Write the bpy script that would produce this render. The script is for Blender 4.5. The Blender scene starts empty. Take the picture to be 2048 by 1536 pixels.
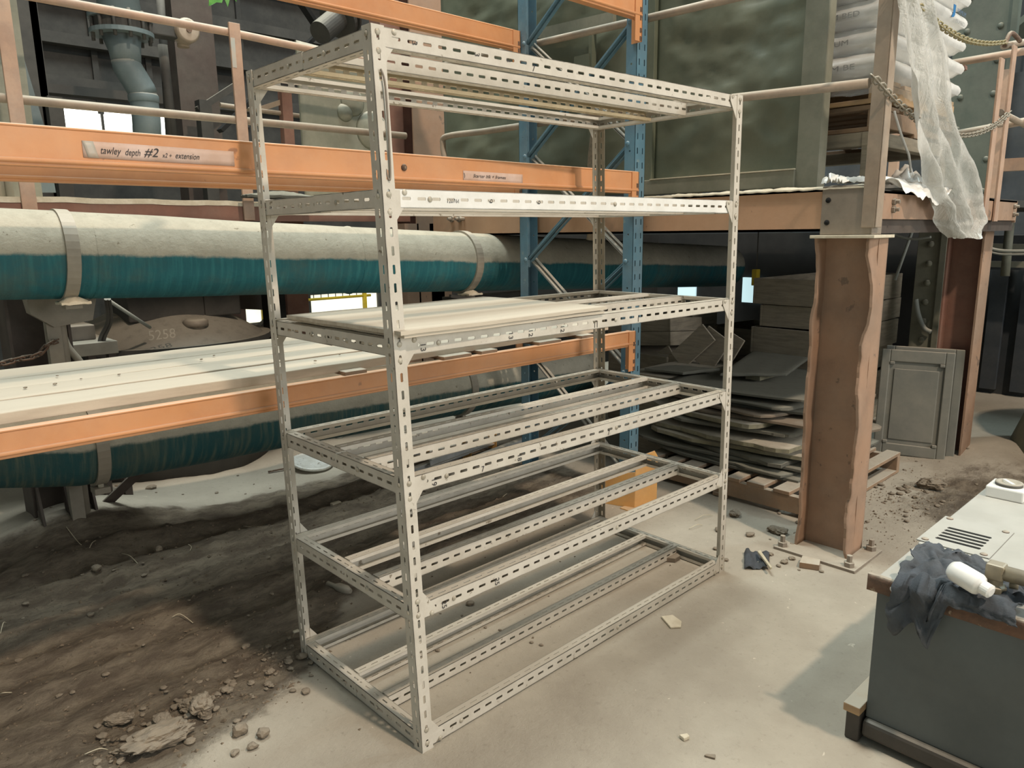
import bpy, bmesh, math, random
from mathutils import Vector as V, Matrix, noise
rnd = random.Random(7)
S = bpy.context.scene
COL = S.collection
X, Y, Z = V((1, 0, 0)), V((0, 1, 0)), V((0, 0, 1))

# ---------------------------------------------------------------- camera, world, lights, exposure
CP = V((-1.1667, -1.6651, 1.5667)); FPX = 1479.17
yaw, pit, rol = 0.7559, -0.2003, -0.0123
FW = V((math.sin(yaw) * math.cos(pit), math.cos(yaw) * math.cos(pit), math.sin(pit)))
_r = FW.cross(Z).normalized(); _u = _r.cross(FW)
RT = _r * math.cos(rol) + _u * math.sin(rol); UP = _u * math.cos(rol) - _r * math.sin(rol)
cam = bpy.data.cameras.new('camera'); co = bpy.data.objects.new('camera', cam); COL.objects.link(co)
m = Matrix.Identity(4)
for i in range(3):
    m[i][0], m[i][1], m[i][2], m[i][3] = RT[i], UP[i], -FW[i], CP[i]
co.matrix_world = m
cam.sensor_width = 36; cam.lens = FPX / 2048 * 36; cam.clip_end = 200
S.camera = co
W = bpy.data.worlds.new('world'); S.world = W; W.use_nodes = True
W.node_tree.nodes['Background'].inputs[0].default_value = (0.86, 1.0, 0.97, 1)
W.node_tree.nodes['Background'].inputs[1].default_value = 0.31
def area(name, loc, aim, size, power, col):
    l = bpy.data.lights.new(name, 'AREA'); l.shape = 'DISK'; l.size = size; l.energy = power; l.color = col
    o = bpy.data.objects.new(name, l); COL.objects.link(o); o.location = loc
    o.rotation_euler = (V(aim) - V(loc)).to_track_quat('-Z', 'Y').to_euler()
    return o
# a warm high-bay flood behind the camera, rooflights overhead, daylight from the open hall door behind the camera
area('high_bay_lamp', (0.75, -6.2, 10.2), (0.75, 0.4, 0), 0.45, 820, (1.0, 0.80, 0.62))
area('roof_light', (1.6, 2.6, 9.5), (1.0, 0.6, 0), 4.0, 880, (0.93, 1.0, 0.95))
area('hall_door', (3.2, -9.5, 3.6), (1.2, 0.5, 1.2), 5.0, 470, (1.0, 0.97, 0.92))
area('bay_lamp_far', (8.6, -3.6, 6.5), (5.5, 0.5, 0.3), 0.8, 160, (0.72, 0.95, 1.0))
S.view_settings.view_transform = 'Standard'; S.view_settings.look = 'None'
S.view_settings.exposure = -0.06; S.view_settings.gamma = 1.0; S.view_settings.use_curve_mapping = False

# a point of the photograph taken on a real plane of the place
def ray(x, y): return FW + RT * ((x - 1024) / FPX) - UP * ((y - 768) / FPX)
def PZ(x, y, z=0.0):
    d = ray(x, y); return CP + d * ((z - CP.z) / d.z)
def PY(x, y, q):
    d = ray(x, y); return CP + d * ((q - CP.y) / d.y)
def PX(x, y, q):
    d = ray(x, y); return CP + d * ((q - CP.x) / d.x)

# ---------------------------------------------------------------- materials
def lin(c):
    return tuple(((v / 255) / 12.92 if v / 255 <= 0.04045 else ((v / 255 + 0.055) / 1.055) ** 2.4) for v in c) + (1,)
DUST = (188, 181, 166)
class NT:
    def __init__(s, name):
        s.m = bpy.data.materials.new(name); s.m.use_nodes = True; s.t = s.m.node_tree; s.n = s.t.nodes
        s.b = s.n['Principled BSDF']; s.tc = s.n.new('ShaderNodeTexCoord').outputs['Object']
    def new(s, t): return s.n.new(t)
    def L(s, a, b): s.t.links.new(a, b)
    def noise(s, sc, det=5, rough=.6, vec=None, dist=0):
        n = s.new('ShaderNodeTexNoise'); n.inputs['Scale'].default_value = sc; n.inputs['Detail'].default_value = det
        n.inputs['Roughness'].default_value = rough; n.inputs['Distortion'].default_value = dist
        s.L(vec or s.tc, n.inputs['Vector']); return n.outputs['Fac']
    def rng(s, f, a, b, c=0., d=1., smooth=True):
        n = s.new('ShaderNodeMapRange'); n.interpolation_type = 'SMOOTHSTEP' if smooth else 'LINEAR'
        for i, v in enumerate((a, b, c, d)): n.inputs[i + 1].default_value = v
        s.L(f, n.inputs[0]); return n.outputs[0]
    def math(s, op, a, b):
        n = s.new('ShaderNodeMath'); n.operation = op
        for i, v in enumerate((a, b)):
            if isinstance(v, (int, float)): n.inputs[i].default_value = v
            else: s.L(v, n.inputs[i])
        return n.outputs[0]
    def mix(s, f, a, b):
        n = s.new('ShaderNodeMix'); n.data_type = 'RGBA'
        for i, v in ((0, f), (6, a), (7, b)):
            if isinstance(v, (int, float)): n.inputs[i].default_value = v
            elif isinstance(v, tuple): n.inputs[i].default_value = lin(v) if len(v) == 3 else v
            else: s.L(v, n.inputs[i])
        return n.outputs[2]
    def scale(s, v):
        n = s.new('ShaderNodeMapping'); n.inputs['Scale'].default_value = v; s.L(s.tc, n.inputs[0]); return n.outputs[0]
    def nz(s):
        g = s.new('ShaderNodeNewGeometry'); x = s.new('ShaderNodeSeparateXYZ'); s.L(g.outputs['Normal'], x.inputs[0]); return x.outputs['Z']
    def bump(s, h, st, d=.01):
        n = s.new('ShaderNodeBump'); n.inputs['Strength'].default_value = st; n.inputs['Distance'].default_value = d
        s.L(h, n.inputs['Height']); s.L(n.outputs[0], s.b.inputs['Normal'])
    def done(s, col, rough=.8, metal=0.):
        if isinstance(col, tuple): s.b.inputs['Base Color'].default_value = lin(col)
        else: s.L(col, s.b.inputs['Base Color'])
        s.b.inputs['Roughness'].default_value = rough; s.b.inputs['Metallic'].default_value = metal
        return s.m
def mat(name, c1, c2=None, sc=6, rough=.75, metal=0., dust=0., dl=.25, dh=.8, film=0., bump=.0, bsc=60, stretch=None, spot=None, ssc=30, st=.62, dcol=DUST):
    """paint or bare surface: two-tone noise, an even film of dust, dust settled on upward faces, chips"""
    s = NT(name); vec = s.scale(stretch) if stretch else None
    col = s.mix(s.rng(s.noise(sc, 6, .65, vec), .35, .68), c1, c2 or c1)
    if spot: col = s.mix(s.rng(s.noise(ssc, 4, .6), st, st + .06), col, spot)
    if film: col = s.mix(s.rng(s.noise(3.1, 6, .7), .3, .75, film * .4, film), col, dcol)
    if dust:
        f = s.math('MULTIPLY', s.rng(s.nz(), dl, dh), s.rng(s.noise(17, 5, .7), .15, .55, .55 * dust, dust)); col = s.mix(f, col, dcol)
    if bump: s.bump(s.noise(bsc, 6, .65), bump, .006)
    return s.done(col, rough, metal)
M = {}
M['rack'] = mat('slotted_steel_paint', (208, 203, 192), (190, 184, 172), 9, .62, 0, .8, .4, .9, .35, .12, 90, spot=(116, 104, 86), ssc=26, st=.66)
M['rack_white'] = mat('slotted_steel_white', (236, 236, 232), (222, 222, 216), 9, .5, 0, .6, .5, .95, .12, .08, 90)
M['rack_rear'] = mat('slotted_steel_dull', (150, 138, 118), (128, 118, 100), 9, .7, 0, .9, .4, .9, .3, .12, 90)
M['rack_tan'] = mat('slotted_steel_stained', (192, 178, 146), (170, 154, 122), 7, .7, 0, .6, .4, .9, .25, .12, 90)
M['bolt'] = mat('bolt_steel', (196, 190, 175), (150, 142, 126), 30, .5, .2, .5)
M['ink'] = mat('marker_ink', (58, 56, 58), None, 5, .8)
M['orange'] = mat('orange_beam_paint', (216, 146, 88), (202, 132, 76), 4, .55, 0, .75, .5, .9, .36, .05, 60, spot=(150, 92, 52), ssc=9, st=.69, dcol=(206, 176, 150))
M['blue'] = mat('blue_upright_paint', (74, 128, 154), (64, 110, 134), 5, .5, 0, .7, .4, .9, .22, .05, 60, spot=(110, 140, 150), ssc=14, st=.66)
M['brace'] = mat('galvanised_brace', (176, 180, 182), (150, 156, 158), 8, .5, 0., .8, .3, .8, .2)
M['guard'] = mat('guard_yellow', (236, 176, 84), (220, 158, 72), 6, .6, 0, .5, .4, .9, .3, .05, 60, spot=(140, 106, 70), ssc=14, st=.68)
M['tape'] = mat('paper_tape', (214, 190, 178), (200, 170, 152), 9, .6)
M['tapegrey'] = mat('duct_tape', (176, 178, 170), (190, 176, 160), 20, .45)
M['ply'] = mat('weathered_plywood', (206, 196, 178), (176, 164, 146), 3, .85, 0, .9, .3, .9, .3, .1, 60, stretch=(.6, 9, 4))
M['plyedge'] = mat('old_timber', (126, 112, 92), (96, 84, 68), 6, .9, 0, .9, .4, .9, .35, .3, 30, stretch=(.5, 8, 8))
M['timber'] = mat('pale_timber', (188, 150, 100), (160, 124, 84), 5, .8, 0, .85, .4, .9, .3, .2, 40, stretch=(1, 1, 6))
M['timberbrown'] = mat('brown_timber', (140, 106, 74), (112, 84, 60), 5, .85, 0, .9, .4, .9, .3, .2, 40)
M['crate'] = mat('grey_crate_timber', (152, 140, 120), (118, 109, 95), 5, .9, 0, .8, .4, .9, .35, .2, 40, stretch=(1, 1, 9))
M['brown'] = mat('brown_red_steel_paint', (122, 76, 62), (104, 66, 56), 4, .7, 0, .85, .35, .85, .35, .08, 50, dcol=(176, 150, 132))
M['peach'] = mat('pale_orange_steel_paint', (158, 122, 96), (128, 100, 80), 3, .7, 0, .85, .35, .85, .42, .12, 40, spot=(92, 70, 56), ssc=11, st=.63, dcol=(180, 160, 142))
M['peachbeam'] = mat('faded_orange_beam', (192, 150, 118), (178, 138, 106), 3, .75, 0, .85, .35, .85, .42, .1, 50, spot=(110, 80, 62), ssc=22, st=.71, dcol=(204, 174, 146))
M['plate'] = mat('bare_grey_steel', (128, 116, 104), (108, 98, 88), 6, .6, .1, .8, .4, .9, .3, .08, 60)
M['green'] = mat('dented_green_sheet', (92, 100, 84), (80, 88, 74), 1.4, .5, 0, .8, .35, .85, .2, .25, 9, spot=(128, 130, 114), ssc=24, st=.75, dcol=(170, 168, 146))
M['greenframe'] = mat('grey_green_frame', (112, 116, 100), (96, 100, 86), 5, .7, 0, .85, .35, .85, .35, .1, 50)
M['rail'] = mat('dusty_handrail', (150, 128, 108), (126, 108, 92), 8, .6, 0, .9, .1, .8, .4, .05, 80)
M['railpeach'] = mat('faded_orange_handrail', (186, 146, 120), (160, 124, 104), 8, .6, 0, .8, .2, .85, .4, .05, 80)
M['dark'] = mat('dark_grey_steel', (38, 38, 38), (28, 29, 30), 3, .75, 0, .5, .35, .95, .10, .08, 40)
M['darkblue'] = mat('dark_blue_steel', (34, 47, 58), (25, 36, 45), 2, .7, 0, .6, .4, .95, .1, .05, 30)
M['darkbrown'] = mat('dark_brown_steel', (56, 40, 36), (44, 33, 30), 3, .75, 0, .7, .35, .9, .14, .08, 40)
M['void'] = mat('unlit_shade_dark', (24, 25, 27), (18, 19, 21), 2, .8, 0, .3, .5, .95, .04)  # near-black: the lack of light under the mezzanine put into the colour
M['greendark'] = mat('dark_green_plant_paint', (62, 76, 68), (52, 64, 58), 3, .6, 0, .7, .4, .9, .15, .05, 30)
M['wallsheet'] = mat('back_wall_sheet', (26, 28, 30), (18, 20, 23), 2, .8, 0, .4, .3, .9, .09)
M['valve'] = mat('grey_blue_pipe_paint', (88, 106, 112), (72, 90, 96), 4, .6, 0, .7, .3, .9, .15, .04, 40)
M['conduit'] = mat('grey_conduit', (150, 142, 128), (130, 124, 112), 6, .6, 0, .8, .3, .85, .3)
M['cable'] = mat('black_cable', (44, 44, 44), None, 5, .6, 0, .8, .2, .8, .2)
M['soil'] = mat('loose_soil_grit', (128, 114, 96), (84, 74, 62), 60, .95)
M['rust'] = mat('rusty_steel', (104, 72, 54), (70, 48, 38), 22, .85, .1, .7, .4, .9, .15, .35, 50, spot=(150, 132, 112), ssc=35, st=.6)
M['machtop'] = mat('machine_top_grey', (178, 180, 176), (164, 166, 162), 4, .5, 0, .2, .6, .95, .15)
M['machside'] = mat('machine_side_shaded_grey', (78, 88, 91), (64, 73, 76), 2, .45, 0, 0, film=.08, spot=(48, 50, 50), ssc=13, st=.7)  # darker than the top: the side's shade is put into the colour
M['machskid'] = mat('machine_skid_black', (54, 48, 44), (40, 37, 35), 8, .6, 0, .3, .5, .9, .1, .2, 60)
M['black'] = mat('slot_black', (14, 14, 14), None, 5, .9)
M['white'] = mat('white_plastic', (236, 236, 232), (226, 226, 222), 4, .35)
M['lidwhite'] = mat('white_lid_plastic', (232, 234, 230), (208, 208, 200), 12, .4, 0, 0, spot=(130, 124, 112), ssc=40, st=.62)
M['rag'] = mat('navy_rag_cotton', (58, 68, 80), (44, 52, 62), 10, .95, 0, 0, film=.12, bump=.4, bsc=150)
M['brass'] = mat('dull_brass_fitting', (142, 130, 106), (112, 104, 88), 14, .5, .4, .6, .4, .9, .25)
M['mat'] = mat('dusty_rubber_mat', (92, 92, 84), (70, 71, 66), 4, .9, 0, 1., .3, .9, .3, .35, 30, dcol=(134, 133, 121))
M['matbrown'] = mat('dusty_brown_board', (116, 103, 88), (92, 83, 72), 4, .9, 0, 1., .3, .9, .3, .35, 30, dcol=(146, 135, 120))
M['matyellow'] = mat('frayed_yellow_felt', (118, 115, 90), (90, 88, 72), 16, .95, 0, .9, .3, .9, .25, .6, 40)
M['tray'] = mat('grey_pressed_tray', (104, 108, 102), (90, 96, 94), 4, .6, 0, .8, .3, .85, .3, .06, 50, spot=(150, 150, 136), ssc=9, st=.73)
M['hopper'] = mat('green_dusty_hopper', (96, 108, 96), (78, 92, 86), 2.5, .8, 0, .8, .1, .8, .3, .1, 30)
M['bag'] = mat('white_plastic_sack', (240, 240, 237), (224, 224, 220), 5, .3, 0, .3, .5, .95, .1, .5, 16)
M['blueprint'] = mat('blue_sack_print', (48, 118, 176), None, 4, .4)
M['greyprint'] = mat('grey_sack_print', (128, 130, 130), None, 4, .5)
M['navyprint'] = mat('navy_sack_print', (86, 110, 140), None, 4, .5)
M['chainbrass'] = mat('yellow_zinc_chain', (170, 158, 112), (140, 130, 96), 20, .45, .4, .6, .3, .9, .2)
M['chain'] = mat('grey_chain', (142, 134, 118), (116, 110, 98), 20, .5, .3, .7, .3, .9, .3)
M['clod'] = mat('dry_dirt_clod', (120, 106, 88), (88, 76, 62), 24, .95, 0, .25, .4, .95, .15, .6, 50)
M['straw'] = mat('pale_straw', (206, 198, 176), (186, 176, 150), 20, .8)
M['leaf'] = mat('green_leaf', (86, 150, 60), (58, 120, 48), 14, .5)
M['yellow'] = mat('safety_yellow', (206, 178, 44), (186, 160, 40), 6, .6)
M['paledust'] = mat('settled_pale_dust', (214, 206, 186), (196, 186, 164), 12, .95, 0, 0, bump=.4, bsc=60)
M['hoop'] = mat('pale_cable', (150, 158, 154), None, 5, .6, 0, .6, .2, .8, .2)

def pipe_mat(name, teal, edge, streak):
    s = NT(name)
    wob = s.rng(s.noise(5, 6, .75), .2, .8, -.07, .07, False)
    f = s.rng(s.math('ADD', s.nz(), wob), edge, edge + .1)
    t = s.mix(s.rng(s.noise(3.5, 5, .6, s.scale((14, 1, 1.2))), .42, .75), teal, streak)
    t = s.mix(s.rng(s.noise(1.7, 5, .7), .45, .7, 0, .55), t, (92, 98, 84))
    d = s.mix(s.rng(s.noise(7, 6, .75), .3, .72), (186, 181, 164), (166, 161, 145))
    d = s.mix(s.rng(s.noise(30, 4, .6), .66, .72, 0, .8), d, (120, 112, 92))
    s.bump(s.noise(22, 6, .7), .5, .012)
    return s.done(s.mix(f, t, d), .75)
M['teal'] = pipe_mat('teal_pipe_dusted', (26, 98, 108), -.02, (46, 120, 126))
M['tealdirty'] = pipe_mat('teal_pipe_caked', (34, 84, 88), .0, (96, 112, 100))
def film_mat():
    s = NT('clear_stretch_film'); s.b.inputs['Alpha'].default_value = .74
    s.bump(s.noise(9, 6, .7, s.scale((1.5, 1.5, .5)), .8), .7, .04)
    return s.done((214, 214, 208), .22)
M['film'] = film_mat()
def emit(name, col, st):
    s = NT(name); s.b.inputs['Emission Color'].default_value = lin(col); s.b.inputs['Emission Strength'].default_value = st
    return s.done(col, .5)
M['daylight'] = emit('daylight_pane', (255, 255, 246), 3.0)
M['daylight_soft'] = emit('daylight_pane_soft', (250, 248, 226), 1.0)
M['daylight_cool'] = emit('daylight_pane_cool', (206, 238, 244), .85)

def floor_mat():
    s = NT('dusty_concrete')
    a = s.new('ShaderNodeVertexColor'); a.layer_name = 'dirt'
    sp = s.new('ShaderNodeSeparateColor'); s.L(a.outputs[0], sp.inputs[0]); dirt = sp.outputs[0]
    c = s.mix(s.rng(s.noise(1.3, 7, .65), .3, .7), (186, 179, 164), (164, 156, 142))
    c = s.mix(s.rng(s.noise(34, 5, .7), .55, .75, 0, .5), c, (142, 134, 120))
    scr = s.rng(s.noise(9, 8, .85, s.scale((3, .8, 1)), 3.0), .625, .69, 0, .6)
    c = s.mix(scr, c, (124, 116, 104))
    c = s.mix(s.rng(s.noise(16, 3, .5, None, 2.), .72, .76, 0, .6), c, (222, 214, 196))
    d = s.mix(s.rng(s.noise(6, 7, .75, s.scale((.7, 2.2, 1))), .36, .66), (104, 93, 80), (150, 139, 121))
    d = s.mix(s.rng(s.noise(40, 6, .75), .58, .7, 0, .7), d, (72, 63, 54))
    f = s.rng(s.math('ADD', dirt, s.rng(s.noise(5, 6, .7), .2, .8, -.3, .3, False)), .3, .7)
    s.bump(s.math('MULTIPLY', s.noise(26, 9, .75), s.rng(f, 0, 1, .25, 1)), .8, .03)
    return s.done(s.mix(f, c, d), .9)
M['floor'] = floor_mat()

# ---------------------------------------------------------------- mesh helpers
class MB:
    def __init__(s): s.bm = bmesh.new()
    def face(s, vs, sm=False):
        try:
            f = s.bm.faces.new(vs); f.smooth = sm; return f
        except ValueError: return None
    def poly(s, pts, sm=False): return s.face([s.bm.verts.new(p) for p in pts], sm)
    def hexa(s, a):   # 8 corners: bottom loop then top loop
        v = [s.bm.verts.new(p) for p in a]
        for q in ((3, 2, 1, 0), (4, 5, 6, 7), (0, 1, 5, 4), (1, 2, 6, 5), (2, 3, 7, 6), (3, 0, 4, 7)): s.face([v[i] for i in q])
        return s
    def box(s, lo, hi, R=None, c=None):
        lo, hi = V(lo), V(hi)
        p = [V((x, y, z)) for z in (lo.z, hi.z) for x, y in ((lo.x, lo.y), (hi.x, lo.y), (hi.x, hi.y), (lo.x, hi.y))]
        if R is not None:
            k = V(c) if c is not None else (lo + hi) / 2
            p = [k + R @ (q - k) for q in p]
        return s.hexa(p)
    def bar(s, a, b, w, h, up=Z, taper=1.):
        a, b = V(a), V(b); d = (b - a).normalized(); sd = d.cross(up)
        if sd.length < 1e-4: sd = d.cross(X)
        sd.normalize(); u = sd.cross(d)
        q = lambda p, k: [p - sd * w * k / 2 - u * h * k / 2, p + sd * w * k / 2 - u * h * k / 2, p + sd * w * k / 2 + u * h * k / 2, p - sd * w * k / 2 + u * h * k / 2]
        return s.hexa(q(a, 1) + q(b, taper))
    def tube(s, pts, r, n=10, caps=True, rs=None, closed=False):
        pts = [V(p) for p in pts]; N = len(pts); rings = []; nrm = None
        for i, p in enumerate(pts):
            t = (pts[(i + 1) % N] - pts[i - 1]) if closed else (pts[min(i + 1, N - 1)] - pts[max(i - 1, 0)])
            t.normalize()
            if nrm is None: nrm = t.cross(Z if abs(t.z) < .9 else X).normalized()
            nrm = (nrm - t * nrm.dot(t)).normalized(); bn = t.cross(nrm); rr = rs[i] if rs else r
            rings.append([s.bm.verts.new(p + (nrm * math.cos(a) + bn * math.sin(a)) * rr) for a in [k * 2 * math.pi / n for k in range(n)]])
        for i in range(N if closed else N - 1):
            A, B = rings[i], rings[(i + 1) % N]
            for k in range(n): s.face([A[k], A[(k + 1) % n], B[(k + 1) % n], B[k]], True)
        if caps and not closed: s.face(rings[0][::-1]); s.face(rings[-1])
        return s
    def lathe(s, prof, c, ax=Z, n=24, sm=True):
        c = V(c); ax = V(ax).normalized(); e = ax.cross(X if abs(ax.x) < .9 else Y).normalized(); g = ax.cross(e); R = []
        for r, h in prof:
            R.append([s.bm.verts.new(c + ax * h + (e * math.cos(a) + g * math.sin(a)) * max(r, 1e-4)) for a in [k * 2 * math.pi / n for k in range(n)]])
        for A, B in zip(R, R[1:]):
            for k in range(n): s.face([A[k], A[(k + 1) % n], B[(k + 1) % n], B[k]], sm)
        s.face(R[0][::-1]); s.face(R[-1]); return s
    def prism(s, pts, d):
        a = [s.bm.verts.new(p) for p in pts]; b = [s.bm.verts.new(V(p) + V(d)) for p in pts]; n = len(a)
        s.face(a[::-1]); s.face(b)
        for i in range(n): s.face([a[i], a[(i + 1) % n], b[(i + 1) % n], b[i]])
        return s
    def sheet(s, f, nu, nv, th=0, tv=Z, sm=True):
        """grid of f(u,v), given thickness th along -tv"""
        g = [[V(f(i / nu, j / nv)) for j in range(nv + 1)] for i in range(nu + 1)]
        t = [[s.bm.verts.new(p) for p in r] for r in g]
        for i in range(nu):
            for j in range(nv): s.face([t[i][j], t[i + 1][j], t[i + 1][j + 1], t[i][j + 1]], sm)
        if th:
            b = [[s.bm.verts.new(p - V(tv) * th) for p in r] for r in g]
            for i in range(nu):
                for j in range(nv): s.face([b[i][j], b[i][j + 1], b[i + 1][j + 1], b[i + 1][j]], sm)
            rim = [(i, 0) for i in range(nu)] + [(nu, j) for j in range(nv)] + [(i, nv) for i in range(nu, 0, -1)] + [(0, j) for j in range(nv, 0, -1)]
            for (i, j), (k, l) in zip(rim, rim[1:] + rim[:1]): s.face([t[i][j], b[i][j], b[k][l], t[k][l]])
        return s
    def strip(s, O, U, Vd, N, L, Wd, t, pitch=.05, sl=.029, sw=.0088, vc=.5, off=0., holes=True):
        """perforated flat: length L along U, width Wd along Vd, thickness t along N, one row of slots"""
        O, U, Vd, N = V(O), V(U).normalized(), V(Vd).normalized(), V(N).normalized()
        k = max(1, round(L / pitch)); p = L / k; cv = Wd * vc; a, b = sl / 2, sw / 2; c = b * .45
        P = lambda u, v, w: O + U * u + Vd * v + N * (t * w)
        for w in (0, 1):
            for i in range(k):
                u0, u1 = i * p, (i + 1) * p; cu = (u0 + u1) / 2
                q = [s.bm.verts.new(P(*z, w)) for z in ((u0, 0), (u1, 0), (u1, Wd), (u0, Wd))]
                if not holes: s.face(q if w else q[::-1]); continue
                h = [s.bm.verts.new(P(cu + x, cv + y, w)) for x, y in ((-a + c, -b), (a - c, -b), (a, 0), (a - c, b), (-a + c, b), (-a, 0))]
                for fs in ((q[0], q[1], h[1], h[0]), (q[1], h[2], h[1]), (q[1], q[2], h[2]), (q[2], h[3], h[2]), (q[2], q[3], h[4], h[3]), (q[3], h[5], h[4]), (q[3], q[0], h[5]), (q[0], h[0], h[5])):
                    s.face(fs if w else fs[::-1])
                if w == 0: prev = h; s._h = getattr(s, '_h', []) ; s._h.append(h)
                else:
                    lo = s._h[i]
                    for z in range(6): s.face([lo[z], h[z], h[(z + 1) % 6], lo[(z + 1) % 6]])
        s._h = []
        for A, B in (((0, 0), (L, 0)), ((L, 0), (L, Wd)), ((L, Wd), (0, Wd)), ((0, Wd), (0, 0))):
            s.poly([P(*A, 0), P(*B, 0), P(*B, 1), P(*A, 1)])
        return s
    def dome(s, c, n, r, h=.55):
        n = V(n).normalized(); s.lathe([(r, 0), (r, .0015), (r * .92, r * h * .5), (r * .6, r * h * .88), (.0005, r * h)], V(c), n, 10); return s
    def build(s, name, mt, parent=None, bevel=0, loc=None):
        bmesh.ops.recalc_face_normals(s.bm, faces=s.bm.faces)
        me = bpy.data.meshes.new(name)
        if parent is None:
            vs = [v.co for v in s.bm.verts]
            if loc is None:
                lo = [min(v[i] for v in vs) for i in range(3)]; hi = [max(v[i] for v in vs) for i in range(3)]
                loc = V(((lo[0] + hi[0]) / 2, (lo[1] + hi[1]) / 2, lo[2]))
            bmesh.ops.translate(s.bm, verts=s.bm.verts, vec=-V(loc))
        s.bm.to_mesh(me); s.bm.free(); me.materials.append(M[mt] if isinstance(mt, str) else mt)
        o = bpy.data.objects.new(name, me); COL.objects.link(o)
        if parent is None: o.location = loc
        else:
            o.parent = parent
            if parent.parent is None: o.matrix_parent_inverse = Matrix.Translation(-parent.location)
        if bevel:
            b = o.modifiers.new('bevel', 'BEVEL'); b.width = bevel; b.segments = 2; b.limit_method = 'ANGLE'; b.angle_limit = .7
        return o
def tag(o, label, cat=None, group=None, kind=None):
    o['label'] = label
    if cat: o['category'] = cat
    if group: o['group'] = group
    if kind: o['kind'] = kind
    return o
def thing(name, label, cat, loc, group=None):
    o = bpy.data.objects.new(name, None); COL.objects.link(o); o.location = loc; o.empty_display_size = .05
    return tag(o, label, cat, group)
def struct(name, mb, mt, label=None, **k):
    o = mb.build(name, mt, **k); o['kind'] = 'structure'
    if label: o['label'] = label
    return o
def ibeam(mb, a, b, depth, width, dd, tf=.012, tw=.009):
    """H section from a to b; dd = direction of the depth (flange to flange)"""
    a, b, dd = V(a), V(b), V(dd).normalized(); ax = (b - a).normalized(); sd = ax.cross(dd).normalized()
    for k in (-1, 1):
        o = dd * (k * (depth / 2 - tf / 2)); mb.bar(a + o, b + o, width, tf, dd)
    mb.bar(a, b, tw, depth - 2 * tf + .002, dd)
    return mb
def text(body, name, O, U, Vd, size, mt, parent, shear=0., th=.0006, width=None, sx=1.):
    cu = bpy.data.curves.new(name, 'FONT'); cu.body = body; cu.size = 1; cu.extrude = 0; cu.resolution_u = 3; cu.shear = shear
    t = bpy.data.objects.new(name + '_tmp', cu); COL.objects.link(t)
    dg = bpy.context.evaluated_depsgraph_get(); me = bpy.data.meshes.new_from_object(t.evaluated_get(dg))
    bpy.data.objects.remove(t); bpy.data.curves.remove(cu)
    U, Vd = V(U).normalized(), V(Vd).normalized(); N = U.cross(Vd)
    wd = max(v.co.x for v in me.vertices); kx = (width / wd) if width else size * sx
    mb = MB(); mb.bm.from_mesh(me); bpy.data.meshes.remove(me)
    for v in mb.bm.verts: v.co = V(O) + U * (v.co.x * kx) + Vd * (v.co.y * size) + N * th
    return mb.build(name, mt, parent)
def pen(strokes, O, U, Vd, k, r=.0012, N=None, mb=None):
    mb = mb or MB(); U, Vd = V(U).normalized(), V(Vd).normalized(); N = U.cross(Vd) * .0008
    for st in strokes: mb.tube([V(O) + U * (a * k) + Vd * (b * k) + N for a, b in st], r, 4)
    return mb
def catmull(p, n=8):
    p = [V(q) for q in p]; P = [p[0]] + p + [p[-1]]; out = []
    for i in range(1, len(P) - 2):
        for k in range(n):
            t = k / n; a, b, c, d = P[i - 1:i + 3]
            out.append(.5 * ((2 * b) + (c - a) * t + (2 * a - 5 * b + 4 * c - d) * t * t + (3 * b - a - 3 * c + d) * t ** 3))
    out.append(p[-1]); return out
def nz3(x, y, z=0.): return noise.fractal(V((x, y, z)), 1.0, 2.0, 4)
# ---------------------------------------------------------------- the setting
def sst(a, b, x):
    t = min(1, max(0, (x - a) / (b - a))); return t * t * (3 - 2 * t)
def dirt(x, y):
    a = sst(-.16, .22, (y - .63) + .62 * min(0, x) * -1 * .55 - .42 * sst(-.1, .5, x))   # edge runs forward on the left, back under the rack
    b = 1 - sst(2.25, 2.8, y); c = 1 - sst(2.1, 2.7, x)
    e = math.exp(-((x - 3.7) / .9) ** 2 - ((y + .55) / .45) ** 2)  # soiled patch whose tint also carries the mezzanine's shade
    return max(a * b * c, .75 * e)
def fh(x, y):
    d = dirt(x, y); h = .018 * d * nz3(x * 4, y * 7) + .016 * d * nz3(x * 15, y * 17, 3)
    h += d * sst(.85, 1.2, y) * (.022 * abs(nz3(x * .9, y * 9, 8)) + .016 * math.sin(y * 23 + 2.2 * nz3(x * 1.2, y * 1.5)) + .012 * nz3(x * 9, y * 14, 4)) * sst(2.5, 1.2, x)
    h += .19 * math.exp(-(((x + .33) / .50) ** 2 + ((y - 2.66) / .42) ** 2))
    h += .05 * sst(2.75, 3.2, y) * (1 - sst(4.0, 5.0, y)) * (1 + .5 * nz3(x * 2, y * 2, 5)) * sst(2.2, 1.2, x)
    h += .10 * math.exp(-((x - 4.75) / .35) ** 2 - ((y + .35) / .3) ** 2)
    return h if d > .01 or y > 2 or x > 3 else 0.
def axis(a, b, st, pre, post): return pre + [a + i * st for i in range(int((b - a) / st) + 1)] + post
gx = axis(-2.4, 5.0, .035, [-9, -6, -4, -3], [5.4, 6, 7, 9, 12]); gy = axis(-.8, 3.8, .035, [-7, -4, -2.4, -1.6, -1.1], [4.2, 5, 6, 8, 12])
mb = MB(); lay = mb.bm.verts.layers.float_color.new('dirt')
vv = []
for x in gx:
    r = []
    for y in gy:
        v = mb.bm.verts.new((x, y, fh(x, y) if -2.4 < x < 5 and -.8 < y < 3.8 else 0)); d = dirt(x, y); v[lay] = (d, d, d, 1); r.append(v)
    vv.append(r)
for i in range(len(gx) - 1):
    for j in range(len(gy) - 1): mb.face([vv[i][j], vv[i + 1][j], vv[i + 1][j + 1], vv[i][j + 1]], True)
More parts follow.
